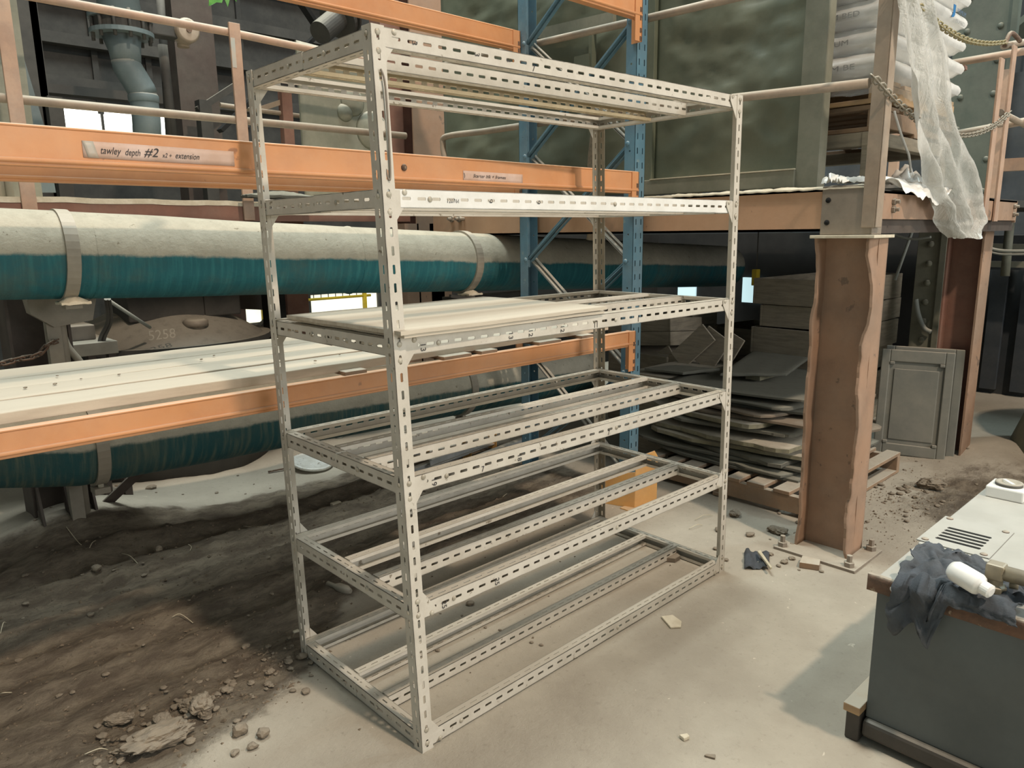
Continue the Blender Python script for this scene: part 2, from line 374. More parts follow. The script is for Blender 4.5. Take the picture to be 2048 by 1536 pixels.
struct('floor', mb, 'floor', loc=V((0, 0, 0)))
fl = bpy.data.objects['floor']
# rear wall: ribbed dark sheeting with girts, window bands left as openings with lit panes
YW = 7.6
def pane(n, xs, ys, mt, fr=.04, mull=(), mtf='dark'):
    """a glazed daylight opening in the rear wall, from photo x range and y range"""
    a = PY(xs[0], ys[0], YW); b = PY(xs[1], ys[1], YW); lo = V((a.x, YW - .03, min(a.z, b.z))); hi = V((b.x, YW, max(a.z, b.z)))
    w = struct('window_%d' % n, MB().box(lo, hi), mt, 'bright daylight opening in the dark rear wall')
    f = MB()
    f.box((lo.x - fr, YW - .07, lo.z - fr), (hi.x + fr, YW - .031, lo.z)); f.box((lo.x - fr, YW - .07, hi.z), (hi.x + fr, YW - .031, hi.z + fr))
    f.box((lo.x - fr, YW - .07, lo.z), (lo.x, YW - .031, hi.z)); f.box((hi.x, YW - .07, lo.z), (hi.x + fr, YW - .031, hi.z))
    f.build('window_frame', mtf, w)
    for q in mull: MB().box((lo.x + (hi.x - lo.x) * q - .012, YW - .06, lo.z), (lo.x + (hi.x - lo.x) * q + .012, YW - .031, hi.z)).build('mullion', mtf, w)
    return lo, hi
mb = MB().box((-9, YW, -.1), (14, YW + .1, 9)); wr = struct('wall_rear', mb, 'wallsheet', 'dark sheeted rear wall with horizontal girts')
for zz in (3.12, 3.55, 4.0, 4.5, 5.1): MB().box((-8, YW - .14, zz), (4.2, YW, zz + .11)).build('girt', 'dark', wr)
for xx in [-3 + .55 * i for i in range(12)]: MB().box((xx, YW - .04, 2.9), (xx + .06, YW, 5.6)).build('sheet_rib', 'wallsheet', wr)
mb = MB().box((10, -6, -.1), (10.1, YW, 9)); wr2 = struct('wall_right', mb, 'darkblue', 'dark blue right-hand end wall')
for yy in [-4 + .7 * i for i in range(12)]: MB().box((9.95, yy, 0), (10, yy + .1, 6)).build('sheet_rib', 'darkblue', wr2)
pane(1, (118, 392), (206, 300), 'daylight', mull=(.28, .62, .86))
pane(2, (476, 534), (608, 642), 'daylight_soft', mull=())
pane(3, (616, 752), (590, 618), 'daylight_soft')
pane(4, (398, 408), (616, 640), 'daylight_soft', .02)
# far floor strip seen through the lower openings, behind yellow railings
r = thing('safety_railing', 'yellow railing with thin grey pickets against the bright opening at the back', 'railing', (2.6, 7.35, 0))
for zz in (.74, 1.18): MB().tube([(1.2, 7.35, zz), (4.6, 7.35, zz)], .018, 8).build('rail', 'yellow', r)
for xx in (1.4, 3.0, 4.5): MB().box((xx - .025, 7.33, 0), (xx + .025, 7.37, 1.25)).build('post', 'yellow', r)
for i in range(30): MB().tube([(1.3 + i * .11, 7.36, .74), (1.3 + i * .11, 7.36, 1.18)], .006, 5).build('picket', 'dark', r)

# ---------------------------------------------------------------- the slotted-angle rack in front
B0 = dict(A=V((-.001, -.006, 0)), B=V((1.773, .013, 0)), C=V((.001, .767, 0)), D=V((1.792, .79, 0)))
T0 = dict(A=V((-.026, .057, 2.1)), B=V((1.673, -.027, 2.1)), C=V((-.019, .81, 2.1)), D=V((1.69, .745, 2.1)))
def cor(k, z): return B0[k].lerp(T0[k], z / 2.1)
rk = thing('slotted_angle_rack', 'tall open grey-white slotted steel rack with six bare shelf levels, nearest to the camera', 'rack', (.88, .38, 0))
SG = dict(A=(1, 1), B=(-1, 1), C=(1, -1), D=(-1, -1))
for k in 'ABCD':
    sx, sy = SG[k]; o = B0[k]; u = T0[k] - B0[k]; mb = MB()
    mb.strip(o, u, X * sx, Y * sy, u.length, .042, .0022, .0495, .027, .0085)
    mb.strip(o, u, Y * sy, X * sx, u.length, .042, .0022, .0495, .027, .0085)
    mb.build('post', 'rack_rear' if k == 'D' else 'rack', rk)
    MB().box(o + V((0 if sx > 0 else -.045, 0 if sy > 0 else -.045, -.001)), o + V((.045 if sx > 0 else 0, .045 if sy > 0 else 0, .003))).build('foot_plate', 'rack', rk)
LV = [2.098, 1.69, 1.285, .88, .482, .056]; BH = .05
def cbeam(a, b, inw, name, mt, wid=.036):
    u = b - a; L = u.length; mb = MB()
    mb.strip(a - Z * BH, u, Z, inw, L, BH, .002)
    mb.strip(a, u, inw, -Z, L, wid, .002, off=.5, sw=.005); mb.strip(a - Z * BH, u, inw, Z, L, wid, .002, sw=.005)
    # rolled lips
    mb.bar(a + inw * wid - Z * .006, b + inw * wid - Z * .006, .002, .012); mb.bar(a + inw * wid - Z * (BH - .006), b + inw * wid - Z * (BH - .006), .002, .012)
    return mb.build(name, mt, rk)
for li, z in enumerate(LV):
    A, B, C, D = (cor(k, z) for k in 'ABCD')
    f0, f1 = A + V((.004, .0045, 0)), B + V((-.004, .0045, 0)); g0, g1 = C + V((.004, -.0045, 0)), D + V((-.004, -.0045, 0))
    low = (li >= 3)
    cbeam(f0, f1, Y, 'shelf_beam', 'rack_white' if li == 1 else 'rack')
    i0, i1 = A.lerp(C, .315) + X * .045, B.lerp(D, .315) - X * .03; cbeam(i0, i1, Y, 'shelf_beam', 'rack')
    i0, i1 = A.lerp(C, .60) + X * .045, B.lerp(D, .60) - X * .03; cbeam(i0, i1, -Y, 'shelf_beam', 'rack_tan' if li == 0 else 'rack')
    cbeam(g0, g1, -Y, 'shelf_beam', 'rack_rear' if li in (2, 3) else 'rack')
    # end beams: two telescoped lengths on the left end, one on the right
    lx = V((.0045, 0, 0)); zo = Z * .0012; a, c = A + lx + Y * .005 - zo, C + lx - Y * .005 - zo; mid = a.lerp(c, .5)
    fr, rr = (0., .002) if li in (2, 1) else (.002, 0.)
    cbeam(a + X * fr - Z * (.0024 if fr else 0), mid + (c - a) * (.04 if fr else -.0) + X * fr - Z * (.0024 if fr else 0), X, 'end_beam', 'rack'); cbeam(mid - (c - a) * (.04 if rr else .0) + X * rr - Z * (.0024 if rr else 0), c + X * rr - Z * (.0024 if rr else 0), X, 'end_beam', 'rack')
    cbeam(B - lx + Y * .005 - zo, D - lx - Y * .005 - zo, -X, 'end_beam', 'rack')
    # gussets and bolts
    for k, P in zip('ABCD', (A, B, C, D)):
        sx, sy = SG[k]; up = 1 if li >= 4 else -1; e = P + V((.040 * sx, .0024 * sy, -.003 if up < 0 else -BH + .003))
        pts = [e, e + X * (.048 * sx), e + X * (.048 * sx) + Z * (up * .022), e + Z * (up * .088)]
        MB().prism(pts, Y * (.002 * sy)).build('gusset', 'rack', rk)
        bz = [-.016, -.062] if up < 0 else [-.03, .016]
        for q in bz: MB().dome(P + V((.021 * sx, 0, q)), -Y * sy, .0085).build('bolt', 'bolt', rk)
        MB().dome(P + V((0, .02 * sy, -.02)), -X * sx, .0075).build('bolt', 'bolt', rk)
        MB().dome(e + V((.034 * sx, 0, up * .006)), -Y * sy, .0085).build('bolt', 'bolt', rk)
    for q in ((.09, .55) if li else ()): MB().dome(f0.lerp(f1, q) - Z * .026, -Y, .008).build('bolt', 'bolt', rk)
    for q in (.33, .62): MB().dome(a.lerp(c, q) - Z * .027, -X, .0075).build('bolt', 'bolt', rk)
# marker numbers left on the beams
def mark(s, li, q, rot=0, sz=.026, dz=-.045):
    z = LV[li]; p = cor('A', z).lerp(cor('B', z), q) + V((0, .0035, dz))
    u, v = (X, Z) if not rot else ((-Z, X) if rot > 0 else (Z, -X))
    text(s, 'marker_number', p, u, v, sz, 'ink', rk)
for s, li, q, rt in (('3', 0, .075, 1), ('13', 2, .055, 1), ('13', 2, .25, 1), ('12', 2, .30, 1), ('12', 2, .385, 1), ('11', 2, .48, 0), ('19', 3, .06, 1), ('7', 3, .17, 0), ('18', 3, .26, 1), ('25', 4, .065, 1), ('25', 4, .19, 1), ('9', 1, .215, 1), ('9', 1, .33, 1), ('3', 0, .2, 1), ('3', 0, .27, 1), ('7', 0, .33, 0), ('1', 2, .62, 0), ('7', 3, .52, 0)):
    mark(s, li, q, rt, dz=-.02 if rt > 0 else -.045)
mark('120766', 1, .125, 0, .016, -.034)
# bent wire hook through the near post
p = cor('A', 1.93); MB().tube(catmull([p + V((.018, -.004, .06)), p + V((.026, -.008, .03)), p + V((.029, -.010, -.05)), p + V((.030, -.010, -.20)), p + V((.024, -.008, -.215)), p + V((.021, -.004, -.19))]), .0028, 6).build('wire_hook', 'plate', rk)
# boards on the third level
def board(x0, x1, y0, y1, z0, th, name, mt, warp):
    def f(u, v):
        x = x0 + (x1 - x0) * u; y = y0 + (y1 - y0) * v
        return V((x, y, z0 + th + warp * (u * u * .6 + .4 * v * (1 - v) * 4 * u) + .0015 * nz3(x * 5, y * 5)))
    return MB().sheet(f, 16, 12, th, Z).build(name, mt)
tag(board(.004, .86, .006, .655, 1.2875, .009, 'plywood_board', 'ply', 0.), 'lower of two thin weathered boards lying on the slotted rack', 'board')
tag(board(-.01, .87, .002, .665, 1.2975, .011, 'plywood_board', 'ply', .006), 'upper pale dusty board lying flat on the slotted rack', 'board')

# ---------------------------------------------------------------- pallet racking behind
pr = thing('pallet_rack', 'orange and blue pallet rack with three beam levels behind the slotted rack', 'rack', (.8, 1.33, 0))
XU = 2.185
def upright(y0, sg):
    o = V((XU, y0, 0)); H = 4.0; mb = MB()
    for i in range(2): mb.strip(o + X * (.045 * i), Z, X, Y * sg, H, .045, .002, .075, .034, .009)
    mb.strip(o, Z, Y * sg, X, H, .07, .002, .15, .011, .011); mb.strip(o + X * .09, Z, Y * sg, -X, H, .07, .002, .15, .011, .011)
    mb.build('upright', 'blue', pr)
    MB().box((XU - .02, min(y0, y0 + sg * .09), 0), (XU + .11, max(y0, y0 + sg * .09), .006)).build('base_plate', 'blue', pr)
YF, YR = .90, 1.80
upright(YF, 1); upright(YR, -1)
fz = [PY(1243, y, YF + .07).z for y in (40, 287, 523)]; stp = fz[1] - fz[2]; fz = [fz[0] + stp, fz[0], fz[1], fz[2], fz[2] - stp, fz[2] - 2 * stp]
rz = [PY(1047, y, YR - .07).z for y in (85, 312, 520)]; rz = rz + [rz[2] - stp, rz[2] - 2 * stp]
for i in range(5):
    for a, b, mt, xo in ((fz[i], rz[i], 'blue', .03), (fz[i + 2] if i + 2 < len(fz) else -1, rz[i], 'brace', .062)):
        if a < .1 or b < .1: continue
        f_, r_ = V((XU + xo, YF + .05, a)), V((XU + xo, YR - .05, b)); k = MB().bar(f_, r_, .006, .036, X)
        d = (r_ - f_).normalized().cross(X) * .018
        for sg in (-1, 1): k.bar(f_ + d * sg + X * .010, r_ + d * sg + X * .010, .022, .004, d)
        k.build('brace', mt, pr)
for z in fz[1:5]: MB().dome((XU, YF + .05, z), -X, .014).build('bolt', 'blue', pr)
for z in rz[:4]: MB().dome((XU, YR - .05, z), -X, .014).build('bolt', 'blue', pr)
def pbeam(y, zt, h, front=True, x0=-2.2, x1=XU - .004):
    mb = MB().box((x0, y, zt - h), (x1, y + .045, zt)); mb.tube([(x0, y - .001, zt - h + .016), (x1, y - .001, zt - h + .016)], .008, 8)
    mb.tube([(x0, y + .003, zt - .002), (x1, y + .003, zt - .002)], .006, 6)
    b = mb.build('beam', 'orange', pr, .004)
    e = MB().box((x1 - .06, y - .006, zt - .225), (x1 - .002, y - .001, zt)); e.box((x1 - .006, y - .006, zt - .225), (x1 - .001, y + .06, zt)); e.build('end_connector', 'orange', b)
    for q in (.06, .10, .16, .20): MB().box((x1 - .022, y - .0085, zt - q - .022), (x1 - .010, y - .006, zt - q)).build('hook_slot', 'rust', b)
    return b
bm1 = pbeam(YF - .03, 1.022, .085); bm2 = pbeam(YF - .03, 1.885, .112); pbeam(YF - .03, 2.765, .112)
pbeam(YR - .02, 1.0, .085); pbeam(YR - .02, 1.90, .112); pbeam(YR - .02, 2.765, .108)
MB().dome(PY(808, 335, YF - .031), -Y, .014).build('bolt', 'rust', pr)
# handwritten tapes on the second beam
def tape(p0, p1, h, mt):
    a = PY(*p0, YF - .031); b = PY(*p1, YF - .031); u = (b - a).normalized(); v = u.cross(-Y).normalized() * -1
    v = V((0, 0, 1)) - u * u.z; v.normalize()
    L = (b - a).length
    f = lambda s, t: a + u * (s * L + .004 * nz3(t * 9, 4)) - v * (h * (1 - t)) - Y * (.0008 + .0008 * abs(nz3(s * 9, t * 4)))
    return MB().sheet(f, 24, 3, .0006, -Y).build('tape_label', mt, bm2), a, u, v, L
t1, a, u, v, L = tape((163, 281), (467, 303), .048, 'tape')
f = lambda s, t: a + u * (s * .03 + .012 * (1 - t)) - v * (.048 * (1 - t)) - Y * .0022
MB().sheet(f, 3, 3, .0004, -Y).build('tape_end', 'tapegrey', t1)
for s, q, w, sz in (('tawley', .10, .13, .030), ('depth', .25, .10, .028), ('#2', .37, .10, .038), ('x2 +', .49, .065, .020), ('extension', .575, .17, .026)):
    text(s, 'handwriting', a + u * (L * q) - v * .034 - Y * .0022, u, v, sz, 'ink', t1, .35, width=w * L)
t2, a, u, v, L = tape((926, 341), (1045, 349), .042, 'tape')
text('Starter blk + frames', 'handwriting', a + u * (.15 * L) - v * .026 - Y * .0022, u, v, .020, 'ink', t2, .35, width=L * .55)
pen([[(0, 0), (.2, -.6), (.1, -1)]], a + u * .005 - v * .01, u, v, .02, .002).build('pen_mark', 'ink', t2)
# plank deck on the lowest beams, on blocks
for i, (y0, y1, xr, zb) in enumerate(((.93, 1.13, 2.02, 1.040), (1.143, 1.345, 2.06, 1.043), (1.361, 1.56, 2.0, 1.041), (1.58, 1.82, 2.05, 1.040))):
    def f(u_, v_):
        x = -2.2 + (xr + 2.2) * u_; y = y0 + (y1 - y0) * v_ + .004 * nz3(x * 2, y0 * 9)
        return V((x, y, zb + .036 - .016 * (1 - u_) + .003 * nz3(x * 3, y * 9, i) - .002 * (abs(v_ - .5) > .49)))
    o = MB().sheet(f, 60, 8, .036).build('deck_plank', 'ply', bevel=.003)
    tag(o, ('front', 'second', 'third', 'rearmost')[i] + ' long dusty plank lying along the lower orange rack beams', 'plank', 'planks decking the pallet rack')
for i, px in enumerate((700, 905, 968, 1090, 1165)):
    p = PY(px, 700, YF + .02); w = .05 + .03 * (i % 2)
    o = MB().box((p.x - w, YF - .02, 1.0225), (p.x + w, YF + .13, 1.0385)).build('packing_block', 'timberbrown', bevel=.003)
    tag(o, 'small timber packing block between lower orange beam and front plank, number %s from the left' % ('one', 'two', 'three', 'four', 'five')[i], 'block', 'packing blocks under the planks')
gd = thing('upright_guard', 'yellow steel guard standing at the foot of the blue front upright', 'guard', (2.2, .8, 0))
g1, g2 = PZ(1252, 1012), PZ(1296, 985)
MB().prism([V((2.12, .80, 0)), V((2.25, .74, .0)), V((2.25, .74, .30)), V((2.23, .749, .335)), V((2.12, .80, .305))], (.004, .006, 0)).build('front_plate', 'guard', gd, .002)
MB().prism([V((2.12, .80, 0)), V((2.05, 1.02, 0)), V((2.05, 1.02, .12)), V((2.09, .89, .20)), V((2.12, .80, .22))], (.006, .002, 0)).build('side_plate', 'guard', gd, .002)
MB().box((2.06, .735, 0), (2.26, .86, .006)).build('base_plate', 'guard', gd)
# ---------------------------------------------------------------- the two teal pipes and their steelwork
YP = 2.25
def pipe(name, pts, r, mt, label, dents=()):
    t = thing(name, label, 'pipe', (pts[0].x, pts[0].y, pts[0].z - r)); P = []
    for a, b in zip(pts, pts[1:]):
        n = max(1, int((b - a).length / .12)); P += [a.lerp(b, i / n) for i in range(n)]
    P.append(pts[-1]); mb = MB(); mb.tube(P, r, 40, rs=[r + .004 * nz3(p.x * 1.7, p.z) for p in P])
    for v in mb.bm.verts:    # a soft crust on the upper side
        k = max(0, (v.co.z - (P[0].z + (P[-1].z - P[0].z) * 0)) / r)
        v.co.z += .007 * max(0, min(1, k)) * (1 + nz3(v.co.x * 2.1, v.co.y * 3))
    mb.build('pipe_run', mt, t); return t
c0, c1 = V((-.53, YP, 1.504)), V((2.14, YP, 1.380)); sl = (c1 - c0) / (c1.x - c0.x)
up = pipe('teal_pipe', [c0 - sl * 1.6, c0 + sl * 6.0], .196, 'teal', 'upper large teal pipe with a thick cap of pale dust, running behind the racking')
lo_c = lambda x: V((x, YP, .600 - .028 * (x + .2)))
lp = pipe('teal_pipe', [V((-1.9, YP + .62, .98)), V((-.72, YP + .12, .66)), lo_c(-.34), lo_c(3.3)], .199, 'tealdirty', 'lower large teal pipe caked with dirt, running under the plank deck')
def strap(parent, c, ax, r, w=.055):
    ax = ax.normalized(); mb = MB().lathe([(r - .01, -w / 2), (r + .006, -w / 2), (r + .006, w / 2), (r - .01, w / 2)], c, ax, 40, False); mb.build('pipe_strap', 'conduit', parent)
    mb = MB().box(c + V((-.045, -.05, -r - .03)), c + V((.045, -r - .0, -r + .012)) + V((0, 0, 0)))
    mb = MB().box((c.x - .035, c.y - .10, c.z - r - .035), (c.x + .035, c.y - .02, c.z - r - .005)); mb.build('strap_lug', 'conduit', parent, .003)
    MB().lathe([(.014, 0), (.014, .02), (.008, .02), (.008, .035)], (c.x, c.y - .07, c.z - r - .005), Z, 6, False).build('strap_bolt', 'bolt', parent)
for px, y in ((150, 560), (955, 540)):
    q = PY(px, y, YP - .17); strap(up, c0 + sl * (q.x - c0.x), sl, .203)
    f = lambda u, v: c0 + sl * (q.x - c0.x) + V((.06 * (u - .5) * 2, -.09 + .06 * (v - .5) * 2, -.205 + .028 * max(0, 1 - ((u - .5) ** 2 + (v - .5) ** 2) * 5) + .006 * nz3(u * 5, v * 5)))
    MB().sheet(f, 8, 8, .01).build('dust_lump', 'paledust', up)
for px, y in ((206, 920), (945, 800)):
    q = PY(px, y, YP - .17); strap(lp, lo_c(q.x), X, .204)
MB().lathe([(.19, -.003), (.2005, 0), (.19, .003)], c0 + sl * .33, sl, 40).build('weld_seam', 'teal', up)
MB().lathe([(.19, -.003), (.2005, 0), (.19, .003)], c0 + sl * 1.72, sl, 40).build('weld_seam', 'teal', up)
# support column of the pipes with base gussets and a raking strut
q = V((-.36, 2.72, 0)); t = thing('pipe_column', 'dark brown steel column standing in a mound of dust at the left, behind the pipes', 'column', q)
ibeam(MB(), q, q + Z * 1.66, .27, .24, X, .014, .010).build('column_shaft', 'darkbrown', t)
for dx in (-.12, .0, .12): MB().prism([q + V((dx, -.12, .05)), q + V((dx, -.26, .05)), q + V((dx, -.12, .40))], X * .012).build('base_gusset', 'darkbrown', t)
MB().bar(q + V((.18, -.05, .12)), q + V((.40, -.28, .40)), .05, .012, Y).build('strut', 'darkbrown', t)
MB().box(q + V((.10, -.42, .375)), q + V((.42, -.20, .39))).build('pipe_bracket', 'darkbrown', t)
for dx, rr in ((.02, .018), (.075, .024)):
    o = MB().tube([q + V((dx, -.20, .15)), q + V((dx, -.20, 1.66))], rr, 12).build('conduit', 'conduit')
    tag(o, ('thin' if rr < .02 else 'thicker') + ' grey conduit running up the front of the dark brown column', 'conduit')
# hanging bracket beside it with chain, and the dusty box stand
b0 = PY(116, 740, 2.50); t = thing('pipe_stand', 'grey steel bracket post under the strap of the upper pipe at the left', 'bracket', (b0.x, 2.50, .0))
MB().box((b0.x - .03, 2.47, .02), (b0.x + .03, 2.53, 1.17)).build('stand_post', 'conduit', t)
MB().prism([V((b0.x - .10, 2.45, 1.29)), V((b0.x + .20, 2.45, 1.29)), V((b0.x + .17, 2.45, 1.17)), V((b0.x + .0, 2.45, 1.15)), V((b0.x - .09, 2.45, 1.22))], Y * .1).build('saddle', 'conduit', t)
MB().tube(catmull([V((b0.x + .06, 2.60, 1.13)), V((b0.x + .07, 2.58, 1.04)), V((b0.x + .11, 2.56, .96)), V((b0.x + .115, 2.56, .93))]), .018, 10).build('hose', 'conduit', t)
def chain(name, pts, label, mt, r=.0042, ln=.034, wd=.022, group=None):
    """links of bent rod laid along a curve"""
    pts = [V(p) for p in pts]; t = thing(name, label, 'chain', pts[0], group); me = None; d = 0; acc = 0; i = 0
    a = ln / 2 - wd / 2 + .004
    ring = [V((a + math.cos(k) * wd / 2, math.sin(k) * wd / 2, 0)) for k in [-1.2, -.4, .4, 1.2]] + [V((-a + math.cos(k) * wd / 2, math.sin(k) * wd / 2, 0)) for k in [math.pi - 1.2, math.pi - .4, math.pi + .4, math.pi + 1.2]]
    tot = sum((q - p).length for p, q in zip(pts, pts[1:])); st = ln * .80; k = 0
    while d < tot:
        s = d; 
        for p, q in zip(pts, pts[1:]):
            if s <= (q - p).length: break
            s -= (q - p).length
        pos = p + (q - p).normalized() * s; ax = (q - p).normalized(); sd = ax.cross(Z).normalized(); u = sd.cross(ax)
        ang = (.75 if k % 2 else -.75); e1 = sd * math.cos(ang) + u * math.sin(ang); e2 = ax.cross(e1)
        if me is None:
            o = MB().tube(ring, r, 6, closed=True); bmesh.ops.recalc_face_normals(o.bm, faces=o.bm.faces)
            me = bpy.data.meshes.new('chain_link'); o.bm.to_mesh(me); o.bm.free(); me.materials.append(M[mt])
        l = bpy.data.objects.new('chain_link', me); COL.objects.link(l); l.parent = t
        mm = Matrix.Identity(4)
        for i in range(3): mm[i][0], mm[i][1], mm[i][2], mm[i][3] = ax[i], e1[i], e2[i], (pos - pts[0])[i]
        l.matrix_basis = mm; d += st; k += 1
    return t
chain('slack_chain', catmull([PY(-25, 731, 2.42), PY(0, 728, 2.42), PY(40, 718, 2.42), PY(75, 710, 2.42), PY(98, 688, 2.42), PY(118, 680, 2.5)]), 'rusty slack chain hanging in front of the brown column at the far left', 'rust', .005, .05, .026)
t = thing('grating_stand', 'low dark dusty steel stand behind the plank deck at the left', 'stand', PY(175, 760, 2.9))
a, b = PY(122, 690, 2.9), PY(230, 684, 2.9); MB().box((a.x, 2.85, a.z - .07), (b.x, 3.3, a.z)).build('stand_top', 'conduit', t, .003)
for xx in (a.x + .02, (a.x + b.x) / 2, b.x - .03): MB().box((xx - .02, 2.86, .0), (xx + .02, 2.92, a.z - .07)).build('leg', 'darkbrown', t)
o = MB().box((a.x + .0, 3.0, a.z + .001), (a.x + .2, 3.25, a.z + .085)).build('junction_box', 'cable', bevel=.006); tag(o, 'black box on the dusty steel stand behind the plank deck', 'box')
# dusty drum-shaped machine with a stencilled number
dc = PY(330, 700, 3.75); dc.z = 0
t = thing('dome_vessel', 'dark dust-covered domed vessel marked 5258, behind the upper pipe', 'vessel', dc)
MB().lathe([(.02, 0), (.66, 0), (.70, .3), (.70, .84), (.66, .90), (.5, 1.0), (.3, 1.09), (.02, 1.12)], dc, Z, 40).build('vessel_shell', 'dark', t)
MB().lathe([(.66, .86), (.715, .86), (.715, .90), (.66, .90)], dc, Z, 40, False).build('rim_flange', 'dark', t)
p = PY(392, 652, 3.28); MB().lathe([(.075, 0), (.075, .05), (.06, .055), (.06, .10), (.078, .10), (.078, .135), (.05, .15)], V((p.x, 3.28, p.z - .1)), Z, 20).build('filler_neck', 'plate', t)
for dx, hh in ((-.18, .10), (.05, .14), (.30, .11)): MB().box(dc + V((dx - .13, -.35, 1.04)), dc + V((dx + .12, .1, 1.10 + hh))).build('motor_block', 'dark', t, .01)
p = PY(285, 678, 3.14); text('5258', 'stencil_number', V((p.x, 3.035, p.z)), X * .98 + Y * .1, Z, .085, 'conduit', t)
for k, (xa, xb) in enumerate(((212, 198), (218, 206))):
    o = MB().tube(catmull([PY(xa, 598, 2.75), PY(xa + 4, 640, 2.85), PY(xb + 4, 672, 2.9), PY(xb, 690, 2.9)]), .010, 8).build('hanging_cable', 'cable')
    tag(o, ('left' if k == 0 else 'right') + ' one of two black cables hanging below the upper pipe', 'cable')
o = MB().tube([PY(216, 600, 2.8), PY(300, 655, 3.1)], .010, 8).build('thin_conduit', 'hoop'); tag(o, 'thin pale pipe slanting down below the upper teal pipe', 'pipe')
# lower steel behind: brown columns, knee brace, dark posts, cross bars
def steel(name, label, parts, mt, cat='column', loc=None, group=None):
    t = None; mbs = MB()
    for kind, *a in parts:
        if kind == 'bar': mbs.bar(*a)
        elif kind == 'box': mbs.box(*a)
        elif kind == 'tube': mbs.tube(*a)
        elif kind == 'i': ibeam(mbs, *a)
    return tag(mbs.build(name, mt, loc=loc), label, cat, group)
p = PY(452, 650, 4.4); steel('steel_column', 'reddish brown steel column seen below the upper pipe, right of the domed vessel', [('i', V((p.x, 4.4, 0)), V((p.x, 4.4, 1.75)), .22, .26, Y)], 'brown')
p = PY(588, 640, 4.4); steel('steel_column', 'dark red column below the upper pipe, just right of the slotted rack rear post', [('i', V((p.x, 4.4, 0)), V((p.x, 4.4, 1.75)), .2, .2, Y)], 'brown')
p = PY(545, 660, 3.6); steel('dark_post', 'short black post hanging below the pipe at the slotted rack rear post', [('box', (p.x - .04, 3.56, .78), (p.x + .10, 3.66, 1.25))], 'black', 'post')
steel('knee_brace', 'dark brown diagonal brace below the upper pipe at the bright opening', [('bar', PY(476, 700, 4.2), PY(545, 634, 4.2), .06, .07, Y)], 'darkbrown', 'brace')
steel('cross_beam', 'dark beam under the upper pipe above the bright opening', [('bar', PY(400, 598, 4.0), PY(560, 606, 4.0), .08, .12)], 'darkbrown', 'beam')
a, b = PY(600, 631, 4.6), PY(780, 616, 4.6); steel('cross_beam', 'long dark bar below the narrow bright opening', [('bar', a - Z * .02, b - Z * .02, .06, .07)], 'darkbrown', 'beam')
for px, lab, mt in ((822, 'pale brown column under the mezzanine, behind the near slotted post', 'peach'), (870, 'dark column under the mezzanine, right of the near slotted post', 'darkbrown')):
    p = PY(px, 600, 3.5); steel('steel_column', lab, [('box', (p.x - .07, 3.45, 0), (p.x + .07, 3.6, 1.66))], mt)
a, b = PY(895, 597, 2.35), PY(1060, 588, 2.35); steel('pipe_support_beam', 'dark beam carrying the upper pipe beneath its right-hand strap', [('bar', a + Z * -.02, b + Z * -.0, .12, .055), ('bar', PY(900, 592, 2.1), PY(985, 604, 2.1), .02, .02)], 'dark', 'beam')

# ---------------------------------------------------------------- walkway and plant above, left
YL = 3.0
wk = thing('walkway', 'left high walkway of brown steel with a dusty edge channel and pipe handrail', 'walkway', (.8, 3.3, 1.69))
zt = PY(480, 405, YL).z
MB().box((-1.6, YL, zt - .115), (2.2, YL + .012, zt)).build('edge_channel', 'brown', wk); MB().box((-1.6, YL + .012, zt - .115), (2.2, YL + .07, zt - .103)).build('channel_flange', 'brown', wk)
MB().sheet(lambda u, v: V((-1.6 + 3.8 * u, YL - .004 + 1.3 * v, zt + .006 + .012 * abs(nz3(u * 9, v * 3)))), 60, 8, .03).build('deck_plate', 'paledust', wk)
for px in (42, 481):
    a = PY(px - 14 if px < 100 else px - 10, 0 if px < 100 else 60, YL); q = PY(px + 12 if px < 100 else px + 12, 380, YL)
    MB().box((q.x - .035, YL - .018, zt - .11), (q.x + .035, YL + .0, 2.84)).build('rail_post', 'railpeach', wk, .003)
MB().tube([V((-1.6, YL + .02, 2.80)), PY(462, 65, YL + .02), V((2.15, YL + .02, 2.752))], .024, 12).build('top_rail', 'railpeach', wk)
MB().tube([V((-1.6, YL + .02, 2.275)), V((2.2, YL + .02, 2.285))], .024, 12).build('mid_rail', 'rail', wk)
a = PY(462, 75, YL - .019); MB().box((a.x - .004, YL - .020, a.z - .17), (a.x + .022, YL - .0185, a.z)).build('tape_strip', 'tapegrey', wk)
p = PY(18, 200, 3.35); steel('cladding_post', 'olive grey upright at the far left edge behind the handrail', [('box', (p.x - .4, 3.35, 1.72), (p.x + .10, 3.55, 4.5))], 'greenframe', 'post')
for k, px in enumerate((4, 20)):
    p = PY(px, 400, 3.3); o = MB().tube([V((p.x, 3.29, 1.75)), V((p.x, 3.29, 2.02))], .022, 10).build('conduit', 'conduit'); tag(o, ('leftmost' if not k else 'second') + ' short grey conduit below the second orange beam at the left edge', 'conduit')
mb = MB().prism([PY(40, 90, 3.7), PY(70, 190, 3.7), PY(88, 250, 3.7), PY(112, 385, 3.7), PY(70, 385, 3.7), PY(30, 250, 3.7)], Y * .01); tag(mb.build('slanted_sheet', 'valve'), 'light blue slanting sheet behind the left handrail post', 'panel')
